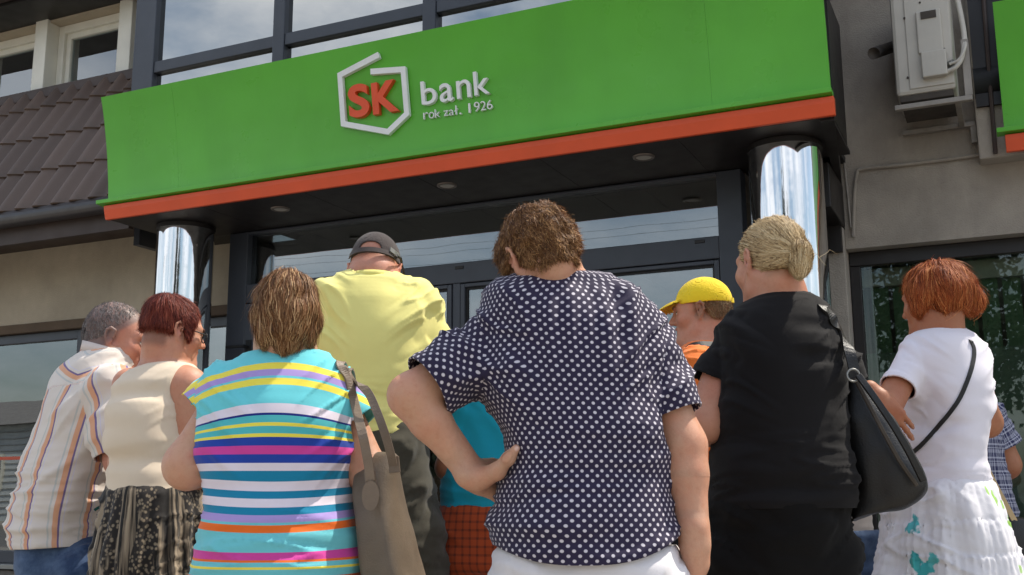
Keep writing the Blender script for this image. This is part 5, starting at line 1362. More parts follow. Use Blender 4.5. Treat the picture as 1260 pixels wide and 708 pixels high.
hair('hair', p.bodyo, H, .93, scalp(H, .93, (0.000, 0.000, 0.000), -0.045, 0.005, True), hair_mat('grey_hair', (70, 64, 62), (122, 114, 112), (180, 174, 170), 0.5), buzz, 7500, 0.011, 0.0012, 0.0015, 31, 0.2, 3, lumps=(0.0008, 60), tip_free=1, keep=BUZZ_KEEP, noshell=True)

# =============== woman with dark red hair
p = Person('woman with short dark red hair, cream sleeveless top and patterned black skirt', None, (-2.13, 2.32, 0.0), 3.0, -20, 'pink', False)
p.brow = brow_mat((90, 50, 40))
H = p.head(213, 411, 3.0, -54, 8, 2, 0.77)
lb = p.loft([(443, 182, 226, .05), (449, 170, 238, .064), (457, 160, 245, .08), (470, 150, 246, .1), (490, 143, 240, .115), (515, 139, 238, .13), (545, 139, 239, .132), (575, 139, 240, .13), (605, 139, 243, .135), (640, 134, 248, .15), (700, 132, 250, .16), (740, 136, 248, .15)], 2.3)
lf = p.loft([(443, 181, 227, .051), (449, 169, 239, .066), (457, 159, 246, .083), (470, 149, 247, .103), (490, 142, 241, .118), (515, 138, 239, .133), (545, 138, 240, .135), (575, 138, 241, .133), (605, 138, 244, .14), (625, 136, 246, .145)], 2.3)
shR, elR, wrR = aq(231, 476, 2.96), aq(240, 580, 2.98), aq(262, 560, 3.2)
shL, elL, wrL = aq(160, 474, 3.08), aq(155, 570, 3.16), aq(200, 560, 3.3)
hR = hand_prims(wrR, RH * 0.4 + FH * 0.7, UP, -1, 0.95); hL = hand_prims(wrL, RH * 0.7 + FH * 0.4, UP, 1, 0.95)
LG, ks = legs(p, lb.at(lb.z0 + 0.03)[0], 0.09)
nb = aq(204, 446, 3.01)
p.build_body([lb.prim(0.012, 0.03)] + arms(p, shR, elR, wrR, (.056, .046, .044, .040, .028)) + arms(p, shL, elL, wrL, (.05, .046, .044, .040, .028)) + LG + [rc(H.p(0, -0.03, -0.03), nb, 0.050, 0.056, 0.03), rc(nb, nb - UP * 0.07, 0.058, 0.08, 0.04)], True, hands=(hR, hL),
    tint=lambda L: (0.55 * sstep(-L[:, 1], 0.03, 0.05) * sstep(L[:, 2], -0.075, -0.045), (88, 62, 54)))
AX = np.stack([p.X, p.Y, UP]); P0 = lf.prim(0, 0.02)
rol = lambda V: sstep(V[:, 2], 1.02, 1.12) * (1 - sstep(V[:, 2], 1.27, 1.34))
p.garment('tank_top', [P0], cloth('cream_knit', (226, 208, 184), 0.85, 900, bump=0.12, var=0.03), 0.0065,
    [zcut(aq(200, 611, 2.9)[2]), round_cut(aq(247, 478, 2.93), 0.078), round_cut(aq(150, 470, 3.10), 0.05), ball_cut(aq(197, 452, 2.99), UP * 1.0 - RH * 0.25 + FH * .2, 0.08)], [fold((2.5, 2.5, 17), 0.024, 6.0, AX, rol, 0.2), fold((9, 9, 14), 0.004, 2.0, AX)], [P0], 0.004, wear=0.5)
lsk = p.loft([(598, 138, 244, .14), (612, 136, 246, .145), (640, 130, 252, .16), (680, 126, 256, .175), (740, 121, 262, .19), (800, 117, 268, .2), (880, 114, 272, .2)], 2.2)
def snake(t):
    u, v = uvn(t); cb_ = t.n('ShaderNodeCombineXYZ'); t.l(u, cb_.inputs[0]); t.l(v, cb_.inputs[1]); vec = cb_.outputs[0]
    vo = t.n('ShaderNodeTexVoronoi'); vo.inputs['Scale'].default_value = 95; t.l(vec, vo.inputs['Vector'])
    cells = t.ramp(vo.outputs['Distance'], [(0.25, lin((138, 124, 104))), (0.5, lin((42, 38, 36)))])
    st = t.noise(1.0, 3, 0.6, vec=vec, stretch=(70, 3.5, 1)); strip = t.ramp(st, [(0.42, lin((26, 24, 22))), (0.52, lin((132, 118, 100))), (0.62, lin((166, 150, 126)))])
    big = t.noise(1.0, 2, 0.5, vec=vec, stretch=(14, 4, 1)); mk = t.ramp(big, [(0.47, (0, 0, 0)), (0.5, (1, 1, 1))])
    b1_ = t.mix(mk, strip, cells)
    # pale diamonds on dark panels
    uu = t.math('ABSOLUTE', t.math('SUBTRACT', t.math('FRACT', t.math('MULTIPLY', u, 6.2)), 0.5)); vv_ = t.math('ABSOLUTE', t.math('SUBTRACT', t.math('FRACT', t.math('MULTIPLY', v, 9.0)), 0.5))
    dm = t.math('ADD', t.math('MULTIPLY', uu, 2.6), t.math('MULTIPLY', vv_, 1.6)); dia = t.ramp(dm, [(0.55, lin((150, 134, 112))), (0.72, lin((28, 25, 24)))])
    pan = t.noise(1.0, 1, 0.4, vec=vec, stretch=(7, 0.6, 1)); pk_ = t.ramp(pan, [(0.52, (0, 0, 0)), (0.56, (1, 1, 1))])
    return t.mix(pk_, b1_, dia)
Ps = lsk.prim(0, 0.02, mod=lambda u, v, z, a, b: 0.007 * np.sin(np.arctan2(u / a, v / b) * 22 + 4 * z) * np.clip((1.0 - z) * 8 + 0.3, 0.2, 1))
p.garment('skirt', [Ps], cloth('snake_print', None, 0.8, 700, extra=snake), 0.0075, [zcut(0.42)], [fold((7, 7, 2), 0.012, 4.0, AX), fold((20, 20, 3), 0.004, 7.0, AX)], [Ps], 0.003, [cyl_uv(lsk, 0.17)])
shoes(p, ks, plain('shoe_dark', (50, 44, 42), 0.5))
def swept(L):
    g = L - np.array([0.0, -0.06, 0.11]); g[:, 2] -= 0.05; return g
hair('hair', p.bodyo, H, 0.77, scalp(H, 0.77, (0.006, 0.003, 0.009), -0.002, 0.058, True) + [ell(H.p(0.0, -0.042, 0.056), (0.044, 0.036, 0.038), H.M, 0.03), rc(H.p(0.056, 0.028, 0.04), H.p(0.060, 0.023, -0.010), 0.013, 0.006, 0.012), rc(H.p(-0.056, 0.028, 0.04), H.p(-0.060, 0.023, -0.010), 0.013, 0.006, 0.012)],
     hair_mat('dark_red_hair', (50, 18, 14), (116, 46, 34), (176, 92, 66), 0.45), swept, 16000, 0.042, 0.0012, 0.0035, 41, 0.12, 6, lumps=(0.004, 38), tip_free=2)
gl = MB(); HP = lambda *v: H.p(*(np.array(v) * 0.77))
for q in (-1, 1):
    gl.tube([HP(q * 0.034 + 0.024 * math.cos(a), 0.106, 0.004 + 0.018 * math.sin(a)) for a in np.linspace(0, 2 * math.pi, 17)], 0.0018, 6, False)
    gl.tube([HP(q * 0.058, 0.105, 0.012), HP(q * 0.078, 0.06, 0.014), HP(q * 0.081, 0.0, 0.012)], 0.0018, 6)
gl.tube([HP(-0.01, 0.11, 0.008), HP(0.01, 0.11, 0.008)], 0.0018, 6)
gl.build('eyeglasses', MT['cable'], p.bodyo, smooth=True)
T = thing('shopping_bag', 'dark green cloth bag with thin straps hanging between the striped shirt and the patterned skirt', 'bag', aq(124, 690, 3.16))
bl2 = bagloft([(652, 118, 132, .03), (680, 114, 136, .05), (740, 110, 140, .06), (790, 112, 138, .05)], 3.16, 30, 3)
V, Q = sdf_mesh([bl2.prim(0, .02, .02)], 0.008); N = vnormals(V, Q); V = V + N * (0.008 * nz3(V, (12, 12, 8), 2.0))[:, None]
GT_ = cloth('green_cloth', (22, 74, 66), 0.8, 600); fast_obj('bag_body', V, Q, GT_, T)
strap([(141, 562, 3.14), (138, 580, 3.13), (135, 610, 3.13), (129, 640, 3.14), (126, 662, 3.15)], 0, 0.014, 0.003, 'handle', GT_, T)
strap([(137, 574, 3.16), (133, 600, 3.16), (131, 630, 3.16), (122, 660, 3.17)], 0, 0.010, 0.003, 'handle', GT_, T)
strap([(131, 628, 3.12), (124, 624, 3.11), (116, 628, 3.10)], 0, 0.008, 0.003, 'tie', GT_, T)

# =============== woman in black
p = Person('blonde woman with her hair in a bun, dressed in black', None, (-0.52, 2.62, 0.0), 2.55, 8, 'pink', False)
p.brow = brow_mat((120, 96, 66))
H = p.head(948, 329, 2.55, 23, 3, 3, 0.88)
lf = p.loft([(358, 938, 990, .05), (364, 926, 1002, .064), (372, 914, 1012, .078), (382, 900, 1022, .092), (396, 887, 1032, .106), (415, 880, 1039, .122), (445, 877, 1043, .135), (480, 877, 1044, .14), (510, 877, 1041, .142), (540, 879, 1037, .142), (570, 877, 1038, .147), (600, 872, 1045, .157), (640, 870, 1048, .162), (670, 870, 1046, .16)], 2.3)
shL, elL, wrL = aq(902, 420, 2.56), aq(867, 520, 2.54), aq(880, 535, 2.80)
shR, elR, wrR = aq(1016, 420, 2.58), aq(1052, 520, 2.62), aq(1010, 530, 2.85)
hL = hand_prims(wrL, RH * 0.6 + FH * 0.5 + UP * 0.2, UP, 1, 0.95); hR = hand_prims(wrR, -RH * 0.6 + FH * 0.5, UP, -1, 0.95)
ll = p.loft([(605, 874, 1042, .155), (640, 870, 1046, .162), (680, 871, 1042, .155), (720, 872, 1036, .145)], 2.4)
LG, ks = legs(p, ll.at(ll.z0 + 0.02)[0], 0.09)
nb = aq(957, 366, 2.56)
p.build_body([lf.prim(0.030, 0.03)] + arms(p, shL, elL, wrL, (.040, .047, .046, .042, .028)) + arms(p, shR, elR, wrR, (.040, .045, .045, .042, .028)) + LG + [rc(H.p(0, -0.025, -0.03), nb, 0.052, 0.060, 0.03), rc(nb, nb - UP * 0.08, 0.062, 0.085, 0.04)], True, hands=(hL, hR),
    tint=lambda L: (0.5 * sstep(-L[:, 1], 0.04, 0.06) * sstep(L[:, 2], -0.06, -0.03), (150, 120, 90)))
AX = np.stack([p.X, p.Y, UP]); P0 = lf.prim(0, .03); a1, b1, a2, b2 = aq(904, 416, 2.56), aq(870, 478, 2.55), aq(1016, 414, 2.58), aq(1044, 482, 2.60)
S1_, S2_ = rc(a1, b1, .050, .056, .018), rc(a2, b2, .050, .054, .018); cxx = lf.at(1.3)[0] @ p.X
BK = cloth('black_jersey', (19, 17, 18), 0.85, 900, bump=0.2, sheen=0.06, spec=0.2)
bra = lambda V: np.exp(-((V[:, 2] - aq(960, 440, 2.43)[2]) / 0.07) ** 2) * sstep((V @ p.X - cxx), -0.05, 0.05)
wst = lambda V: np.exp(-((V[:, 2] - aq(960, 560, 2.43)[2]) / 0.1) ** 2)
btop = p.garment('top', [P0, S1_, S2_], BK, 0.006, [sleeve_cut(1, a1, b1, .86), sleeve_cut(2, a2, b2, .86), zcut(aq(960, 626, 2.42)[2]), ball_cut(aq(958, 367, 2.55), UP + FH * 0.25, 0.074)],
    [fold((2.5, 2.5, 24), 0.030, 3.3, AX, bra, 0.3), fold((3, 3, 20), 0.020, 7.0, AX, wst, 0.3), fold((4, 4, 6), 0.008, 1.0, AX)], [P0, S1_, S2_])
trousers(p, ll, ks, cloth('black_cotton', (16, 15, 15), 0.9, 600, sheen=0.05, spec=0.15), (.105, .09, .085), hw=0.088, waist=ll.z1 - 0.01)
shoes(p, ks, plain('shoe_black2', (34, 32, 32), 0.5))
bun = np.array([0.012, -0.106, 0.010])
def tobun(L):
    g = bun - L; g[:, 1] += 0.02; return g
BL = hair_mat('blonde_hair', (104, 80, 50), (208, 180, 134), (250, 234, 194), 0.45)
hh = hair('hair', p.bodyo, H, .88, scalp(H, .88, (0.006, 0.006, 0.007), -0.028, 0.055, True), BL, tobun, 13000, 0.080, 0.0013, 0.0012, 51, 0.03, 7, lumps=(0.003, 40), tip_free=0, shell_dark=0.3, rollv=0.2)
bs_ = [ell(H.p(*(bun * .9)), (0.033, 0.032, 0.036), H.M), ell(H.p(0.006, -0.104, -0.024), (0.021, 0.020, 0.024), H.M, 0.02)]
def coil(L):
    d = L - bun; return np.stack([0.35 * d[:, 0] + d[:, 2] * 0.15, d[:, 1] * 0.2, -np.abs(d[:, 0]) * 0.3 - 0.045 + d[:, 1] * 0.2], 1)
hair('hair_bun', hh, H, .88, bs_, BL, coil, 4200, 0.045, 0.0014, 0.0015, 52, 0.10, 6, hmesh=0.004, lumps=(0.005, 50), tip_free=1, shell_dark=0.22)
wsp = MB()
rg_ = np.random.default_rng(5)
for i in range(6):
    a = H.p(*(bun + np.array([0.03, 0, -0.005]) + rg_.normal(size=3) * 0.012)); d = H.d(0.9, 0.2, -0.1) * rg_.uniform(0.015, 0.04) + rg_.normal(size=3) * 0.012
    wsp.tube(spline([a, a + d * 0.35 + rg_.normal(size=3) * 0.006, a + d * 0.7 + rg_.normal(size=3) * 0.006 - UP * 0.004, a + d - UP * 0.012], 3), [0.0003] * 9 + [0.0002], 3)
o = wsp.build('hair_wisp', BL, hh)
aa = o.data.attributes.new('rnd', 'FLOAT', 'POINT'); aa.data.foreach_set('value', np.full(len(o.data.vertices), 0.75, f32))
# her black shoulder bag
T = thing('shoulder_bag', 'large black leather shoulder bag hanging behind the woman in black', 'handbag', aq(1088, 600, 2.55))
K = leather('black_leather', (17, 16, 16), 0.42, 0.3, 0.6)
bl3 = bagloft([(452, 1047, 1056, .016), (466, 1044, 1063, .024), (490, 1040, 1080, .04), (520, 1038, 1101, .055), (560, 1040, 1122, .07), (590, 1042, 1137, .075), (606, 1044, 1140, .07), (622, 1044, 1117, .06), (636, 1044, 1075, .045), (645, 1044, 1052, .03)], 2.52, -25, 2.6)
V, Q = sdf_mesh([bl3.prim(0, .02, .015)], 0.006); N = vnormals(V, Q)
V = V + N * (0.014 * nz3(V @ (bx @ np.eye(3)).T, (9, 9, 3.2), 7.7) + 0.005 * nz3(V, (22, 22, 16), 1.0))[:, None]
bb = fast_obj('bag_body', V, Q, K, T)
lay_strap([aq(1051, 470, 2.44), aq(1050, 452, 2.44), aq(1045, 432, 2.45)], [-FH] * 3, btop, [(1034, 412), (1029, 402), (1023, 393), (1017, 385), (1012, 380)], 0.024, 0.006, 'strap', K, T)
strap([(1056, 462, 2.42), (1075, 488, 2.40), (1098, 522, 2.39), (1118, 556, 2.39), (1136, 592, 2.40)], 0, 0.014, 0.010, 'piping', K, T)
strap([(1052, 466, 2.44), (1066, 492, 2.425), (1086, 530, 2.41), (1106, 566, 2.41), (1128, 598, 2.42)], 0, 0.008, 0.008, 'zip_edge', MT['ac_dark'], T)
rgm = MB(); c = aq(1050, 462, 2.425)
rgm.tube([c + RH * 0.014 * math.cos(a) + UP * 0.014 * math.sin(a) for a in np.linspace(0, 2 * math.pi, 17)], 0.0025, 6, False); rgm.build('ring', MT['grey_metal'], T, smooth=True)

# =============== woman with ginger hair
p = Person('woman with ginger bobbed hair, white t-shirt and tiered white skirt', None, (-0.18, 3.16, 0.0), 2.95, 22, 'tan', False)
p.brow = brow_mat((120, 66, 40))
H = p.head(1150, 373, 2.95, 36, 4, 0, 0.82)
lf = p.loft([(402, 1136, 1184, .048), (408, 1124, 1196, .062), (415, 1114, 1204, .075), (425, 1109, 1210, .088), (440, 1108, 1216, .1), (460, 1110, 1220, .112), (485, 1112, 1219, .12), (510, 1113, 1211, .122), (540, 1114, 1201, .118), (560, 1114, 1197, .116), (580, 1112, 1201, .122), (605, 1108, 1211, .13), (630, 1104, 1216, .14)], 2.25)
shL, elL, wrL = aq(1121, 444, 2.92), aq(1086, 512, 2.84), aq(1150, 520, 3.06)
shR, elR, wrR = aq(1196, 444, 3.0), aq(1214, 520, 3.12), aq(1122, 512, 2.99)
hL = hand_prims(wrL, RH * 0.7 + FH * 0.5, UP, 1, 0.92)
wR = aq(1078, 488, 2.80)
hR = hand_prims(wR, aq(1104, 522, 2.79) - wR, FH * 0.8 - UP * 0.1 + RH * .3, -1, 0.86, (14, 20, 14), 0.03, (0.3, 0.6))
LG, ks = legs(p, lf.at(lf.z0 + 0.03)[0] - UP * 0.08 + FH * 0.02, 0.06, r=(.058, .05, .04))
nb = aq(1155, 408, 2.95)
p.build_body([lf.prim(0.030, 0.03)] + arms(p, shL, elL, wR + FH * 0.02, (.036, .039, .040, .038, .027)) + arms(p, shR, elR, wrR, (.038, .040, .040, .037, .026)) + LG + [rc(H.p(0, -0.025, -0.03), nb, 0.050, 0.056, 0.03), rc(nb, nb - UP * 0.08, 0.058, 0.08, 0.04)], True, hands=(hR,))
AX = np.stack([p.X, p.Y, UP]); P0 = lf.prim(0, .03); a1, b1, a2, b2 = aq(1121, 441, 2.92), aq(1101, 486, 2.865), aq(1196, 440, 3.0), aq(1208, 488, 3.04)
S1_, S2_ = rc(a1, b1, .049, .053, .03), rc(a2, b2, .045, .045, .03)
mid = lambda V: np.exp(-((V[:, 2] - 1.14) / 0.13) ** 2)
WJ = cloth('white_jersey', (232, 228, 236), 0.85, 900, bump=0.15, var=0.02)
wtee = p.garment('t_shirt', [P0, S1_, S2_], WJ, 0.006, [sleeve_cut(1, a1, b1, .80), sleeve_cut(2, a2, b2, .84), zcut(aq(1160, 600, 2.83)[2]), ball_cut(aq(1156, 408, 2.94), UP + FH * 0.25, 0.072)],
    [fold((3, 3, 20), 0.020, 3.0, AX, mid, 0.25), fold((6, 6, 10), 0.008, 8.0, AX @ D45), fold((18, 18, 34), 0.003, 4.0, AX, mid)], [P0, S1_, S2_])
lsk = p.loft([(588, 1108, 1210, .13), (600, 1106, 1213, .138), (620, 1098, 1221, .155), (650, 1091, 1231, .175), (690, 1087, 1243, .19), (740, 1082, 1257, .21), (800, 1075, 1272, .23), (870, 1070, 1288, .24)], 2.15)
fz1, fz2, fz3 = aq(1160, 640, 2.8)[2], aq(1160, 682, 2.78)[2], aq(1160, 740, 2.78)[2]
def tiers(u, v, z, a, b):
    th = np.arctan2(u / a, v / b); t = 0
    d = 0.004 * np.sin(th * 13 + 2 + np.sin(z * 9)); prev = 1.2
    for k, zt in enumerate((1.02, fz1, fz2, fz3)):
        below = z < zt; f = np.exp(-np.clip(zt - z, 0, 1) / 0.055) * below
        d = d + f * 0.0045 * np.sin(th * (44 + 7 * k) + 1.7 * np.sin(th * 5 + k)) - 0.0025 * (1 - np.exp(-np.clip(zt - z, 0, 1) / 0.02)) * below + (0.003 * np.exp(-((z - zt) / 0.005) ** 2) if k else 0)
    return d * np.clip((1.06 - z) * 12, 0.15, 1)
def flowers(t):
    u, v = uvn(t); cb_ = t.n('ShaderNodeCombineXYZ'); t.l(u, cb_.inputs[0]); t.l(v, cb_.inputs[1]); vec = cb_.outputs[0]
    wn_ = t.n('ShaderNodeTexNoise'); wn_.inputs['Scale'].default_value = 32; wn_.inputs['Detail'].default_value = 3; t.l(vec, wn_.inputs['Vector'])
    col = lin((228, 226, 230))
    spots = [(1130, 700, 0.030, (70, 176, 180)), (1112, 692, 0.022, (80, 184, 186)), (1093, 648, 0.022, (90, 180, 186)), (1148, 690, 0.018, (96, 190, 192)), (1205, 612, 0.018, (150, 196, 90)), (1221, 622, 0.014, (160, 204, 100)), (1228, 642, 0.020, (150, 196, 84)), (1196, 604, 0.010, (170, 210, 120)), (1215, 698, 0.012, (180, 214, 140))]
    f = skuv
    for x, y, r, c in spots:
        P = aq(x, y, 2.80 if x < 1190 else 2.86); uvp = f(np.array([P]))[0]
        du = t.math('SUBTRACT', u, float(uvp[0])); dv = t.math('SUBTRACT', v, float(uvp[1]))
        d = t.math('SQRT', t.math('ADD', t.math('MULTIPLY', du, du), t.math('MULTIPLY', dv, dv)))
        d = t.math('ADD', t.math('DIVIDE', d, r), t.math('MULTIPLY', t.math('SUBTRACT', wn_.outputs['Fac'], 0.5), 2.6))
        col = t.mix(t.math('SUBTRACT', 1.0, t.math('MULTIPLY', t.math('SUBTRACT', d, 0.8), 5.0, True), True), col, lin(c))
    return col
skuv = cyl_uv(lsk, 0.2)
Ps = lsk.prim(0, .02, mod=tiers)
p.garment('skirt', [Ps], cloth('white_voile', None, 0.9, 600, extra=flowers, var=0.02), 0.0065, [zcut(0.35)], [fold((9, 9, 2.5), 0.010, 4.0, AX, lambda V: 1 - sstep(V[:, 2], 0.95, 1.05)), fold((26, 26, 4), 0.004, 9.0, AX)], [Ps], 0.0025, [skuv])
shoes(p, ks, plain('shoe_sand', (170, 140, 104), 0.5))
def bob(L):
    g = L - np.array([0.01, -0.02, 0.14]); g[:, 2] -= 0.08; s_ = sstep(-L[:, 2], 0.0, 0.05)[:, None]; g = g / (np.linalg.norm(g, axis=1)[:, None]); inn = np.stack([-L[:, 0], -L[:, 1] - 0.02, np.zeros(len(L))], 1) * 6
    return g + inn * s_ * 0.5
hair('hair', p.bodyo, H, .82, scalp(H, .82, (0.012, 0.010, 0.012), -0.036, 0.05, False) + [ell(H.p(0.0, -0.055, 0.026), (0.070, 0.05, 0.050), H.M, 0.03), ell(H.p(0.062, -0.066, 0.0), (0.038, 0.040, 0.032), H.M, 0.02), rc(H.p(-0.058, 0.0, 0.026), H.p(-0.058, 0.01, -0.022), 0.028, 0.020, 0.025)],
     hair_mat('ginger_hair', (72, 26, 10), (168, 82, 36), (238, 160, 96), 0.5), bob, 19000, 0.058, 0.0013, 0.0045, 61, 0.14, 7, lumps=(0.008, 30), tip_free=1)
# cross-body strap and small bag
T = thing('crossbody_bag', 'thin dark crossbody strap across the white t-shirt with a small bag in front', 'handbag', aq(1110, 590, 2.85))
sp_ = spline([np.array([x, y, 0.0]) for x, y in ((1112, 572), (1122, 559), (1138, 544), (1158, 521), (1178, 495), (1191, 466), (1197, 445), (1198, 430), (1194, 420))], 3)
lay_strap([aq(1106, 578, 2.88)], [-RH - FH], wtee, [(q[0], q[1]) for q in sp_], 0.011, 0.003, 'strap', MT['cable'], T, True, 0.002)
V, Q = sdf_mesh([bagloft([(570, 1088, 1112, .03), (600, 1084, 1114, .035), (630, 1084, 1114, .03)], 3.02, 30, 3).prim(0, .02, .015)], 0.008); fast_obj('bag_body', V, Q, K, T)

# =============== boy in orange with the yellow cap
p = Person('boy in profile wearing a yellow baseball cap and an orange shirt', None, (-0.86, 3.47, 0.17), 3.55, 76, 'pink', True)
p.brow = brow_mat((120, 92, 64))
H = p.head(863, 387, 3.55, 72, 3, 0, 0.87)
lf = p.loft([(421, 846, 884, .09), (428, 838, 892, .13), (436, 832, 898, .155), (450, 826, 903, .165), (480, 822, 906, .165), (530, 822, 905, .16), (580, 824, 902, .155), (630, 826, 902, .155), (660, 828, 900, .15)], 2.3)
shL, elL, wrL = aq(858, 446, 3.38), aq(862, 530, 3.36), aq(800, 520, 3.40)
shR, elR, wrR = aq(868, 446, 3.72), aq(868, 530, 3.74), aq(820, 510, 3.66)
hL = hand_prims(wrL, -RH * 0.8 + FH * .3, UP, -1, 0.9); hR = hand_prims(wrR, -RH * .8, UP, 1, 0.9)
ll = p.loft([(610, 828, 900, .15), (650, 826, 902, .15), (690, 826, 902, .15)], 2.3)
LG, ks = legs(p, ll.at(ll.z0 + .02)[0], 0.08, r=(.075, .055, .042))
nb = aq(864, 424, 3.55)
p.build_body([lf.prim(.028, .03)] + arms(p, shL, elL, wrL, (.036, .038, .038, .036, .026)) + arms(p, shR, elR, wrR, (.036, .038, .038, .036, .026)) + LG + [rc(H.p(0, -0.03, -0.03), nb, .048, .052, .03), rc(nb, nb - UP * .06, .055, .07, .04)], True, hands=(hL, hR),
    tint=lambda L: (0.7 * sstep(-(L[:, 1] - 0.045) * 0.9 + (L[:, 2] - 0.0) * 0.4, 0.0, 0.03) * sstep(L[:, 2], -0.05, -0.01) * sstep(-L[:, 1], -0.028, -0.012), (132, 104, 76)))
P0 = lf.prim(0, .03); a1, b1, a2, b2 = aq(859, 446, 3.40), aq(861, 500, 3.37), aq(866, 446, 3.70), aq(866, 500, 3.73)
S1_, S2_ = rc(a1, b1, .062, .056, .035), rc(a2, b2, .062, .056, .035); AX = np.stack([p.X, p.Y, UP])
p.garment('t_shirt', [P0, S1_, S2_], cloth('orange_cotton', (244, 128, 56), 0.85, 700, var=0.03), 0.0075, [sleeve_cut(1, a1, b1, .8), sleeve_cut(2, a2, b2, .8), zcut(lf.z0 + .05), ball_cut(aq(864, 428, 3.55), UP - RH * 0.2, 0.066)], [fold((8, 8, 9), .010, 3.0, AX)], [P0, S1_, S2_])
MB().band(spline([aq(880, 424, 3.44), aq(862, 424, 3.41), aq(848, 428, 3.42), aq(838, 440, 3.46)], 5), UP * 0.6 - FH, 0.022, 0.005).build('collar_strap', MT['cable'], p.root)
trousers(p, ll, ks, cloth('black_shorts', (30, 28, 30), 0.9), (.095, .085, .085), 'shorts', 0.08, hemz=.6)
shoes(p, ks, plain('shoe_grey', (120, 120, 122), 0.5))
YC = cloth('yellow_cap_cloth', (250, 214, 40), 0.8, 600, var=0.03)
V, Q = sdf_mesh(capshell(H, .87, .012, 0.034, 0.02), 0.003); cp = fast_obj('cap', V, Q, YC, p.bodyo)
HP = lambda *v: H.p(*(np.array(v) * .87))
bm_ = np.stack([H.d(1, 0, 0), H.d(0, .93, -.36), H.d(0, .36, .93)], 1)
L = [ell(HP(0, 0.10, 0.022), (0.076, 0.082, 0.030), bm_), ell(HP(0, 0.10, 0.018), (0.078, 0.086, 0.030), bm_, 0.002, True), half(HP(0, 0.06, 0.03), H.d(0, -1, 0.1), HP(0, .1, .03) - .15, HP(0, .1, .03) + .15)]
V, Q = sdf_mesh(L, 0.0028); fast_obj('peak', V, Q, YC, cp)
MB().tube([HP(0, -0.014, 0.136), HP(0, -0.014, 0.144)], [0.008, 0.005], 10).build('button', YC, cp)
for a in np.linspace(0, math.pi, 4)[:3]:
    pts = [HP(math.cos(a) * 0.0848 * math.cos(w), -0.014 + math.sin(a) * 0.1063 * math.cos(w), 0.045 + 0.0963 * math.sin(w)) for w in np.linspace(-0.05, math.pi + 0.05, 25)]
    MB().tube(pts, 0.0014, 5).build('seam', YC, cp)
MB().band(spline([HP(0.045 * math.sin(w), -0.016 - 0.11 * math.cos(w), 0.040) for w in np.linspace(-1.0, 1.0, 7)], 3), -H.d(0, 1, 0), 0.016, 0.003).build('strap', YC, cp)
hair('hair', p.bodyo, H, .87, scalp(H, .87, (.004, .004, .003), -0.035, 0.0, True), hair_mat('fair_hair', (84, 64, 44), (142, 114, 80), (210, 180, 136), 0.5), buzz, 4500, 0.012, 0.0011, 0.0015, 71, 0.2, 3, lumps=(.0012, 60), tip_free=1, keep=lambda L: (L[:, 2] > -0.03) & (L[:, 1] < 0.02) & (L[:, 2] < 0.06), noshell=True)

# =============== boy in turquoise, half hidden
p = Person('boy in a turquoise t-shirt and rust checked shorts, mostly hidden behind the dotted blouse', None, (-1.54, 3.07, 0.17), 3.4, -14, 'tan', True)
p.brow = brow_mat((70, 50, 36))
H = p.head(668, 440, 3.46, -10, 30, 0, .92)
lf = p.loft([(452, 615, 672, .05), (460, 588, 684, .07), (470, 568, 690, .085), (485, 557, 692, .1), (510, 552, 690, .11), (545, 552, 684, .115), (590, 547, 676, .12), (625, 544, 672, .125), (650, 544, 670, .12)], 2.3)
shL, elL, wrL = aq(570, 488, 3.38), aq(552, 575, 3.40), aq(600, 590, 3.6)
shR, elR, wrR = aq(676, 488, 3.42), aq(690, 575, 3.44), aq(660, 590, 3.65)
hL = hand_prims(wrL, RH * .5 + FH * .6, UP, 1, .9); hR = hand_prims(wrR, -RH * .5 + FH * .6, UP, -1, .9)
ll = p.loft([(612, 546, 670, .12), (650, 540, 672, .13), (700, 536, 674, .13)], 2.4)
LG, ks = legs(p, ll.at(ll.z0 + .02)[0], 0.085, r=(.08, .058, .045))
nb = aq(646, 458, 3.42)
p.build_body([lf.prim(.028, .03)] + arms(p, shL, elL, wrL, (.036, .038, .038, .036, .026)) + arms(p, shR, elR, wrR, (.036, .038, .038, .036, .026)) + LG + [rc(H.p(0, -0.03, -0.03), nb, .048, .052, .03), rc(nb, nb - UP * .06, .055, .07, .04)], True, hands=(hL, hR))
P0 = lf.prim(0, .03); a1, b1, a2, b2 = aq(572, 488, 3.38), aq(555, 552, 3.39), aq(674, 488, 3.42), aq(688, 552, 3.43)
S1_, S2_ = rc(a1, b1, .062, .060, .035), rc(a2, b2, .062, .06, .035); AX = np.stack([p.X, p.Y, UP])
p.garment('t_shirt', [P0, S1_, S2_], cloth('turquoise_cotton', (20, 150, 172), 0.85, 700, var=0.04), 0.0075, [sleeve_cut(1, a1, b1, .86), sleeve_cut(2, a2, b2, .86), zcut(aq(590, 628, 3.3)[2]), ball_cut(aq(646, 460, 3.42), UP + FH * .2, 0.066)],
    [fold((12, 12, 5), .012, 3.0, AX @ D45, None, .4), fold((5, 5, 5), .008, 6.0, AX)], [P0, S1_, S2_])
def check(t):
    P = t.n('ShaderNodeSeparateXYZ'); t.l(t.obj(), P.inputs[0])
    m_ = None
    for s_ in (P.outputs[0], P.outputs[2]):
        f = t.math('FRACT', t.math('MULTIPLY', s_, 1 / 0.024)); k = t.math('LESS_THAN', f, 0.30); m_ = k if m_ is None else t.math('ADD', m_, k)
    return t.mix(t.math('MULTIPLY', m_, 0.42), lin((172, 72, 34)), lin((86, 40, 28)))
trousers(p, ll, ks, cloth('rust_check', None, 0.9, 600, extra=check), (.105, .1, .1), 'shorts', .085, hemz=.55, waist=ll.z1 - .01)
shoes(p, ks, plain('shoe_blue', (60, 70, 100), 0.5))
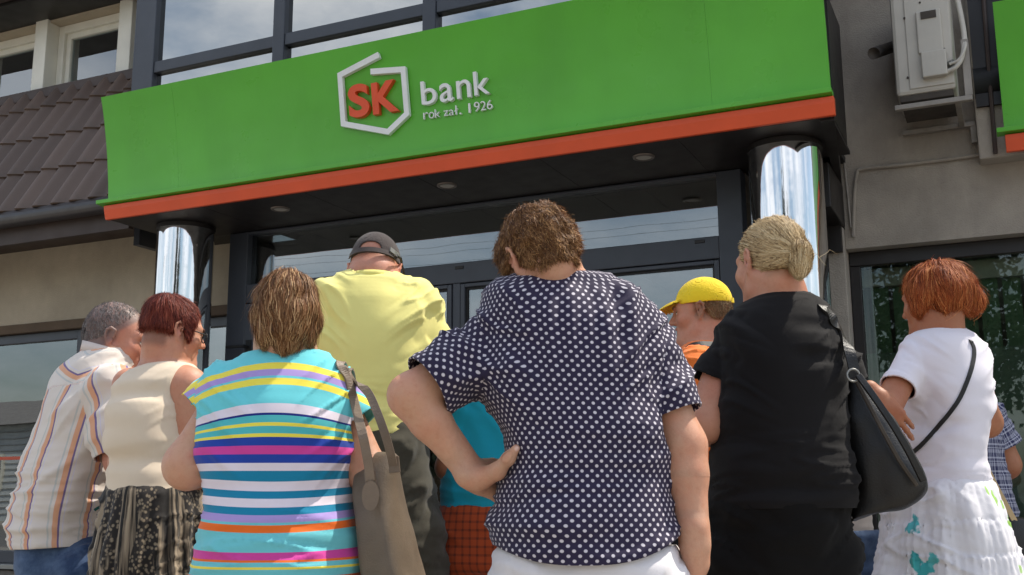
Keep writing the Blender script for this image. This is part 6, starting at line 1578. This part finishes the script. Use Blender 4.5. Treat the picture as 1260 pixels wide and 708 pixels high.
hair('hair', p.bodyo, H, .95, scalp(H, .95, (.010, .010, .012), -0.03, .05, True), hair_mat('brown_hair', (40, 28, 18), (84, 60, 40), (130, 98, 66)), down, 1500, .04, .005, .005, 81, .2, 4)

# =============== person in jeans behind the black bag
p = Person('person in blue jeans and a pale top, almost hidden behind the black shoulder bag', None, (-0.49, 3.47, 0.0), 3.3, 0, 'tan', False)
p.brow = brow_mat((70, 50, 36))
H = p.head(1004, 470, 3.34, 0, 20, 0, .92)
lf = p.loft([(500, 980, 1030, .05), (508, 966, 1044, .07), (520, 958, 1052, .085), (545, 956, 1054, .1), (580, 960, 1052, .105), (620, 962, 1064, .11), (655, 962, 1074, .115), (680, 962, 1074, .115)], 2.3)
shL, elL, wrL = aq(968, 528, 3.3), aq(960, 610, 3.3), aq(990, 620, 3.5)
shR, elR, wrR = aq(1042, 528, 3.32), aq(1050, 600, 3.36), aq(1030, 610, 3.55)
hL = hand_prims(wrL, RH * .5 + FH * .6, UP, 1, .86); hR = hand_prims(wrR, -RH * .5 + FH * .6, UP, -1, .86)
ll = p.loft([(648, 958, 1082, .12), (680, 956, 1086, .13), (730, 956, 1084, .13)], 2.4)
LG, ks = legs(p, ll.at(ll.z0 + .02)[0], 0.08, r=(.078, .056, .042)); nb = aq(1004, 504, 3.32)
p.build_body([lf.prim(.028, .03)] + arms(p, shL, elL, wrL, (.044, .038, .036, .034, .024)) + arms(p, shR, elR, wrR, (.044, .038, .036, .034, .024)) + LG + [rc(H.p(0, -0.03, -0.03), nb, .046, .05, .03), rc(nb, nb - UP * .06, .05, .066, .04)], True, hands=(hL, hR))
P0 = lf.prim(0, .03); a1, b1, a2, b2 = aq(970, 526, 3.3), aq(962, 580, 3.3), aq(1040, 526, 3.32), aq(1048, 580, 3.35)
S1_, S2_ = rc(a1, b1, .058, .054, .035), rc(a2, b2, .058, .054, .035); AX = np.stack([p.X, p.Y, UP])
p.garment('top', [P0, S1_, S2_], cloth('pale_cotton', (196, 186, 176), 0.85, 700), 0.0075, [sleeve_cut(1, a1, b1, .86), sleeve_cut(2, a2, b2, .86), (lambda V, reg, D: V[:, 2] - (aq(1055, 674, 3.2)[2] + 0.20 * ((V - aq(1055, 674, 3.2)) @ RH)), UP), ball_cut(aq(1004, 506, 3.32), UP + FH * .2, 0.06)],
    [fold((16, 16, 6), .012, 3.0, AX, None, .3)], [P0, S1_, S2_])
trousers(p, ll, ks, JEANS, (.098, .085, .08), 'jeans', .08, waist=ll.z1 - .01)
shoes(p, ks, plain('shoe_pale', (180, 176, 170), 0.5))
hair('hair', p.bodyo, H, .92, scalp(H, .92, (.012, .012, .014), -0.06, .05, False), hair_mat('dark_hair', (30, 22, 16), (66, 48, 34), (110, 84, 60)), down, 1200, .06, .005, .005, 91, .2, 4)

# =============== person in the checked shirt
p = Person('person in a navy checked shirt at the right, half hidden behind the white skirt', None, (-0.10, 3.95, 0.0), 3.7, 10, 'tan', True)
p.brow = brow_mat((60, 44, 34))
H = p.head(1176, 464, 3.76, 10, 24, 0, .97)
lf = p.loft([(486, 1158, 1196, .05), (493, 1144, 1208, .07), (502, 1138, 1219, .088), (516, 1134, 1227, .105), (540, 1133, 1230, .12), (570, 1134, 1230, .125), (600, 1134, 1236, .13), (630, 1134, 1246, .135), (655, 1136, 1250, .135)], 2.3)
shL, elL, wrL = aq(1144, 520, 3.7), aq(1136, 600, 3.7), aq(1160, 600, 3.9)
shR, elR, wrR = aq(1218, 518, 3.7), aq(1238, 572, 3.72), aq(1215, 590, 3.95)
hL = hand_prims(wrL, RH * .5 + FH * .6, UP, 1, 1); hR = hand_prims(wrR, -RH * .5 + FH * .6, UP, -1, 1)
ll = p.loft([(630, 1138, 1244, .13), (670, 1136, 1252, .14), (730, 1138, 1258, .135)], 2.4)
LG, ks = legs(p, ll.at(ll.z0 + .02)[0], 0.09); nb = aq(1177, 492, 3.72)
p.build_body([lf.prim(.028, .03)] + arms(p, shL, elL, wrL, (.054, .046, .044, .042, .03)) + arms(p, shR, elR, wrR, (.054, .046, .044, .042, .03)) + LG + [rc(H.p(0, -0.03, -0.03), nb, .055, .06, .03), rc(nb, nb - UP * .07, .06, .08, .04)], True, hands=(hL, hR))
P0 = lf.prim(0, .03); a1, b1, a2, b2 = aq(1146, 518, 3.7), aq(1138, 570, 3.7), aq(1216, 516, 3.7), aq(1236, 556, 3.71)
S1_, S2_ = rc(a1, b1, .07, .066, .035), rc(a2, b2, .07, .068, .03); AX = np.stack([p.X, p.Y, UP])
def plaid(t):
    u, v = uvn(t); m_ = None
    col = lin((44, 48, 84))
    for s_ in (u, v):
        f = t.math('FRACT', t.math('MULTIPLY', s_, 1 / 0.044))
        k = t.ramp(f, [(0.0, (0, 0, 0)), (0.10, (.55, .55, .55)), (0.22, (0, 0, 0)), (0.52, (.3, .3, .3)), (0.78, (0, 0, 0)), (0.86, (.6, .6, .6)), (0.92, (0, 0, 0))], 'CONSTANT')
        m_ = k if m_ is None else t.mix(1.0, m_, k, 'ADD')
    return t.mix(m_, col, lin((186, 188, 204)))
p.garment('shirt', [P0, S1_, S2_], cloth('plaid_cotton', None, 0.85, 700, extra=plaid), 0.0075, [sleeve_cut(1, a1, b1, .85), sleeve_cut(2, a2, b2, .85), zcut(lf.z0 + .04), ball_cut(aq(1177, 494, 3.72), UP + FH * .2, 0.075)], [fold((8, 8, 8), .012, 3.0, AX @ D45, None, .3), fold((16, 16, 12), .004, 8.0, AX)],
    [P0, S1_, S2_], .004, [cyl_uv(lf, .17), sleeve_uv(a1, b1, .07, FH), sleeve_uv(a2, b2, .07, FH)])
trousers(p, ll, ks, cloth('dark_trousers', (34, 36, 44), .9), (.11, .09, .085), hw=.09, waist=ll.z1 - .01)
shoes(p, ks, plain('shoe_black3', (34, 32, 32), 0.5))
hair('hair', p.bodyo, H, .97, scalp(H, .97, (.010, .010, .012), -0.03, .05, True), hair_mat('dark_hair2', (30, 22, 16), (66, 48, 34), (110, 84, 60)), down, 1200, .04, .005, .005, 95, .2, 4)
T = thing('messenger_bag', 'black bag on a pale tan strap beside the checked shirt at the right edge', 'handbag', aq(1244, 690, 3.6))
bl4 = bagloft([(636, 1228, 1256, .05), (660, 1222, 1266, .06), (720, 1220, 1272, .065), (770, 1224, 1268, .05)], 3.56, 10, 3.4)
V, Q = sdf_mesh([bl4.prim(0, .02, .015)], 0.008); fast_obj('bag_body', V, Q, K, T)
strap([(1190, 550, 3.60), (1202, 557, 3.555), (1212, 572, 3.54), (1224, 596, 3.53), (1238, 622, 3.52), (1249, 642, 3.51)], 0, 0.018, 0.004, 'strap', cloth('tan_webbing', (198, 172, 128), 0.8, 500), T)
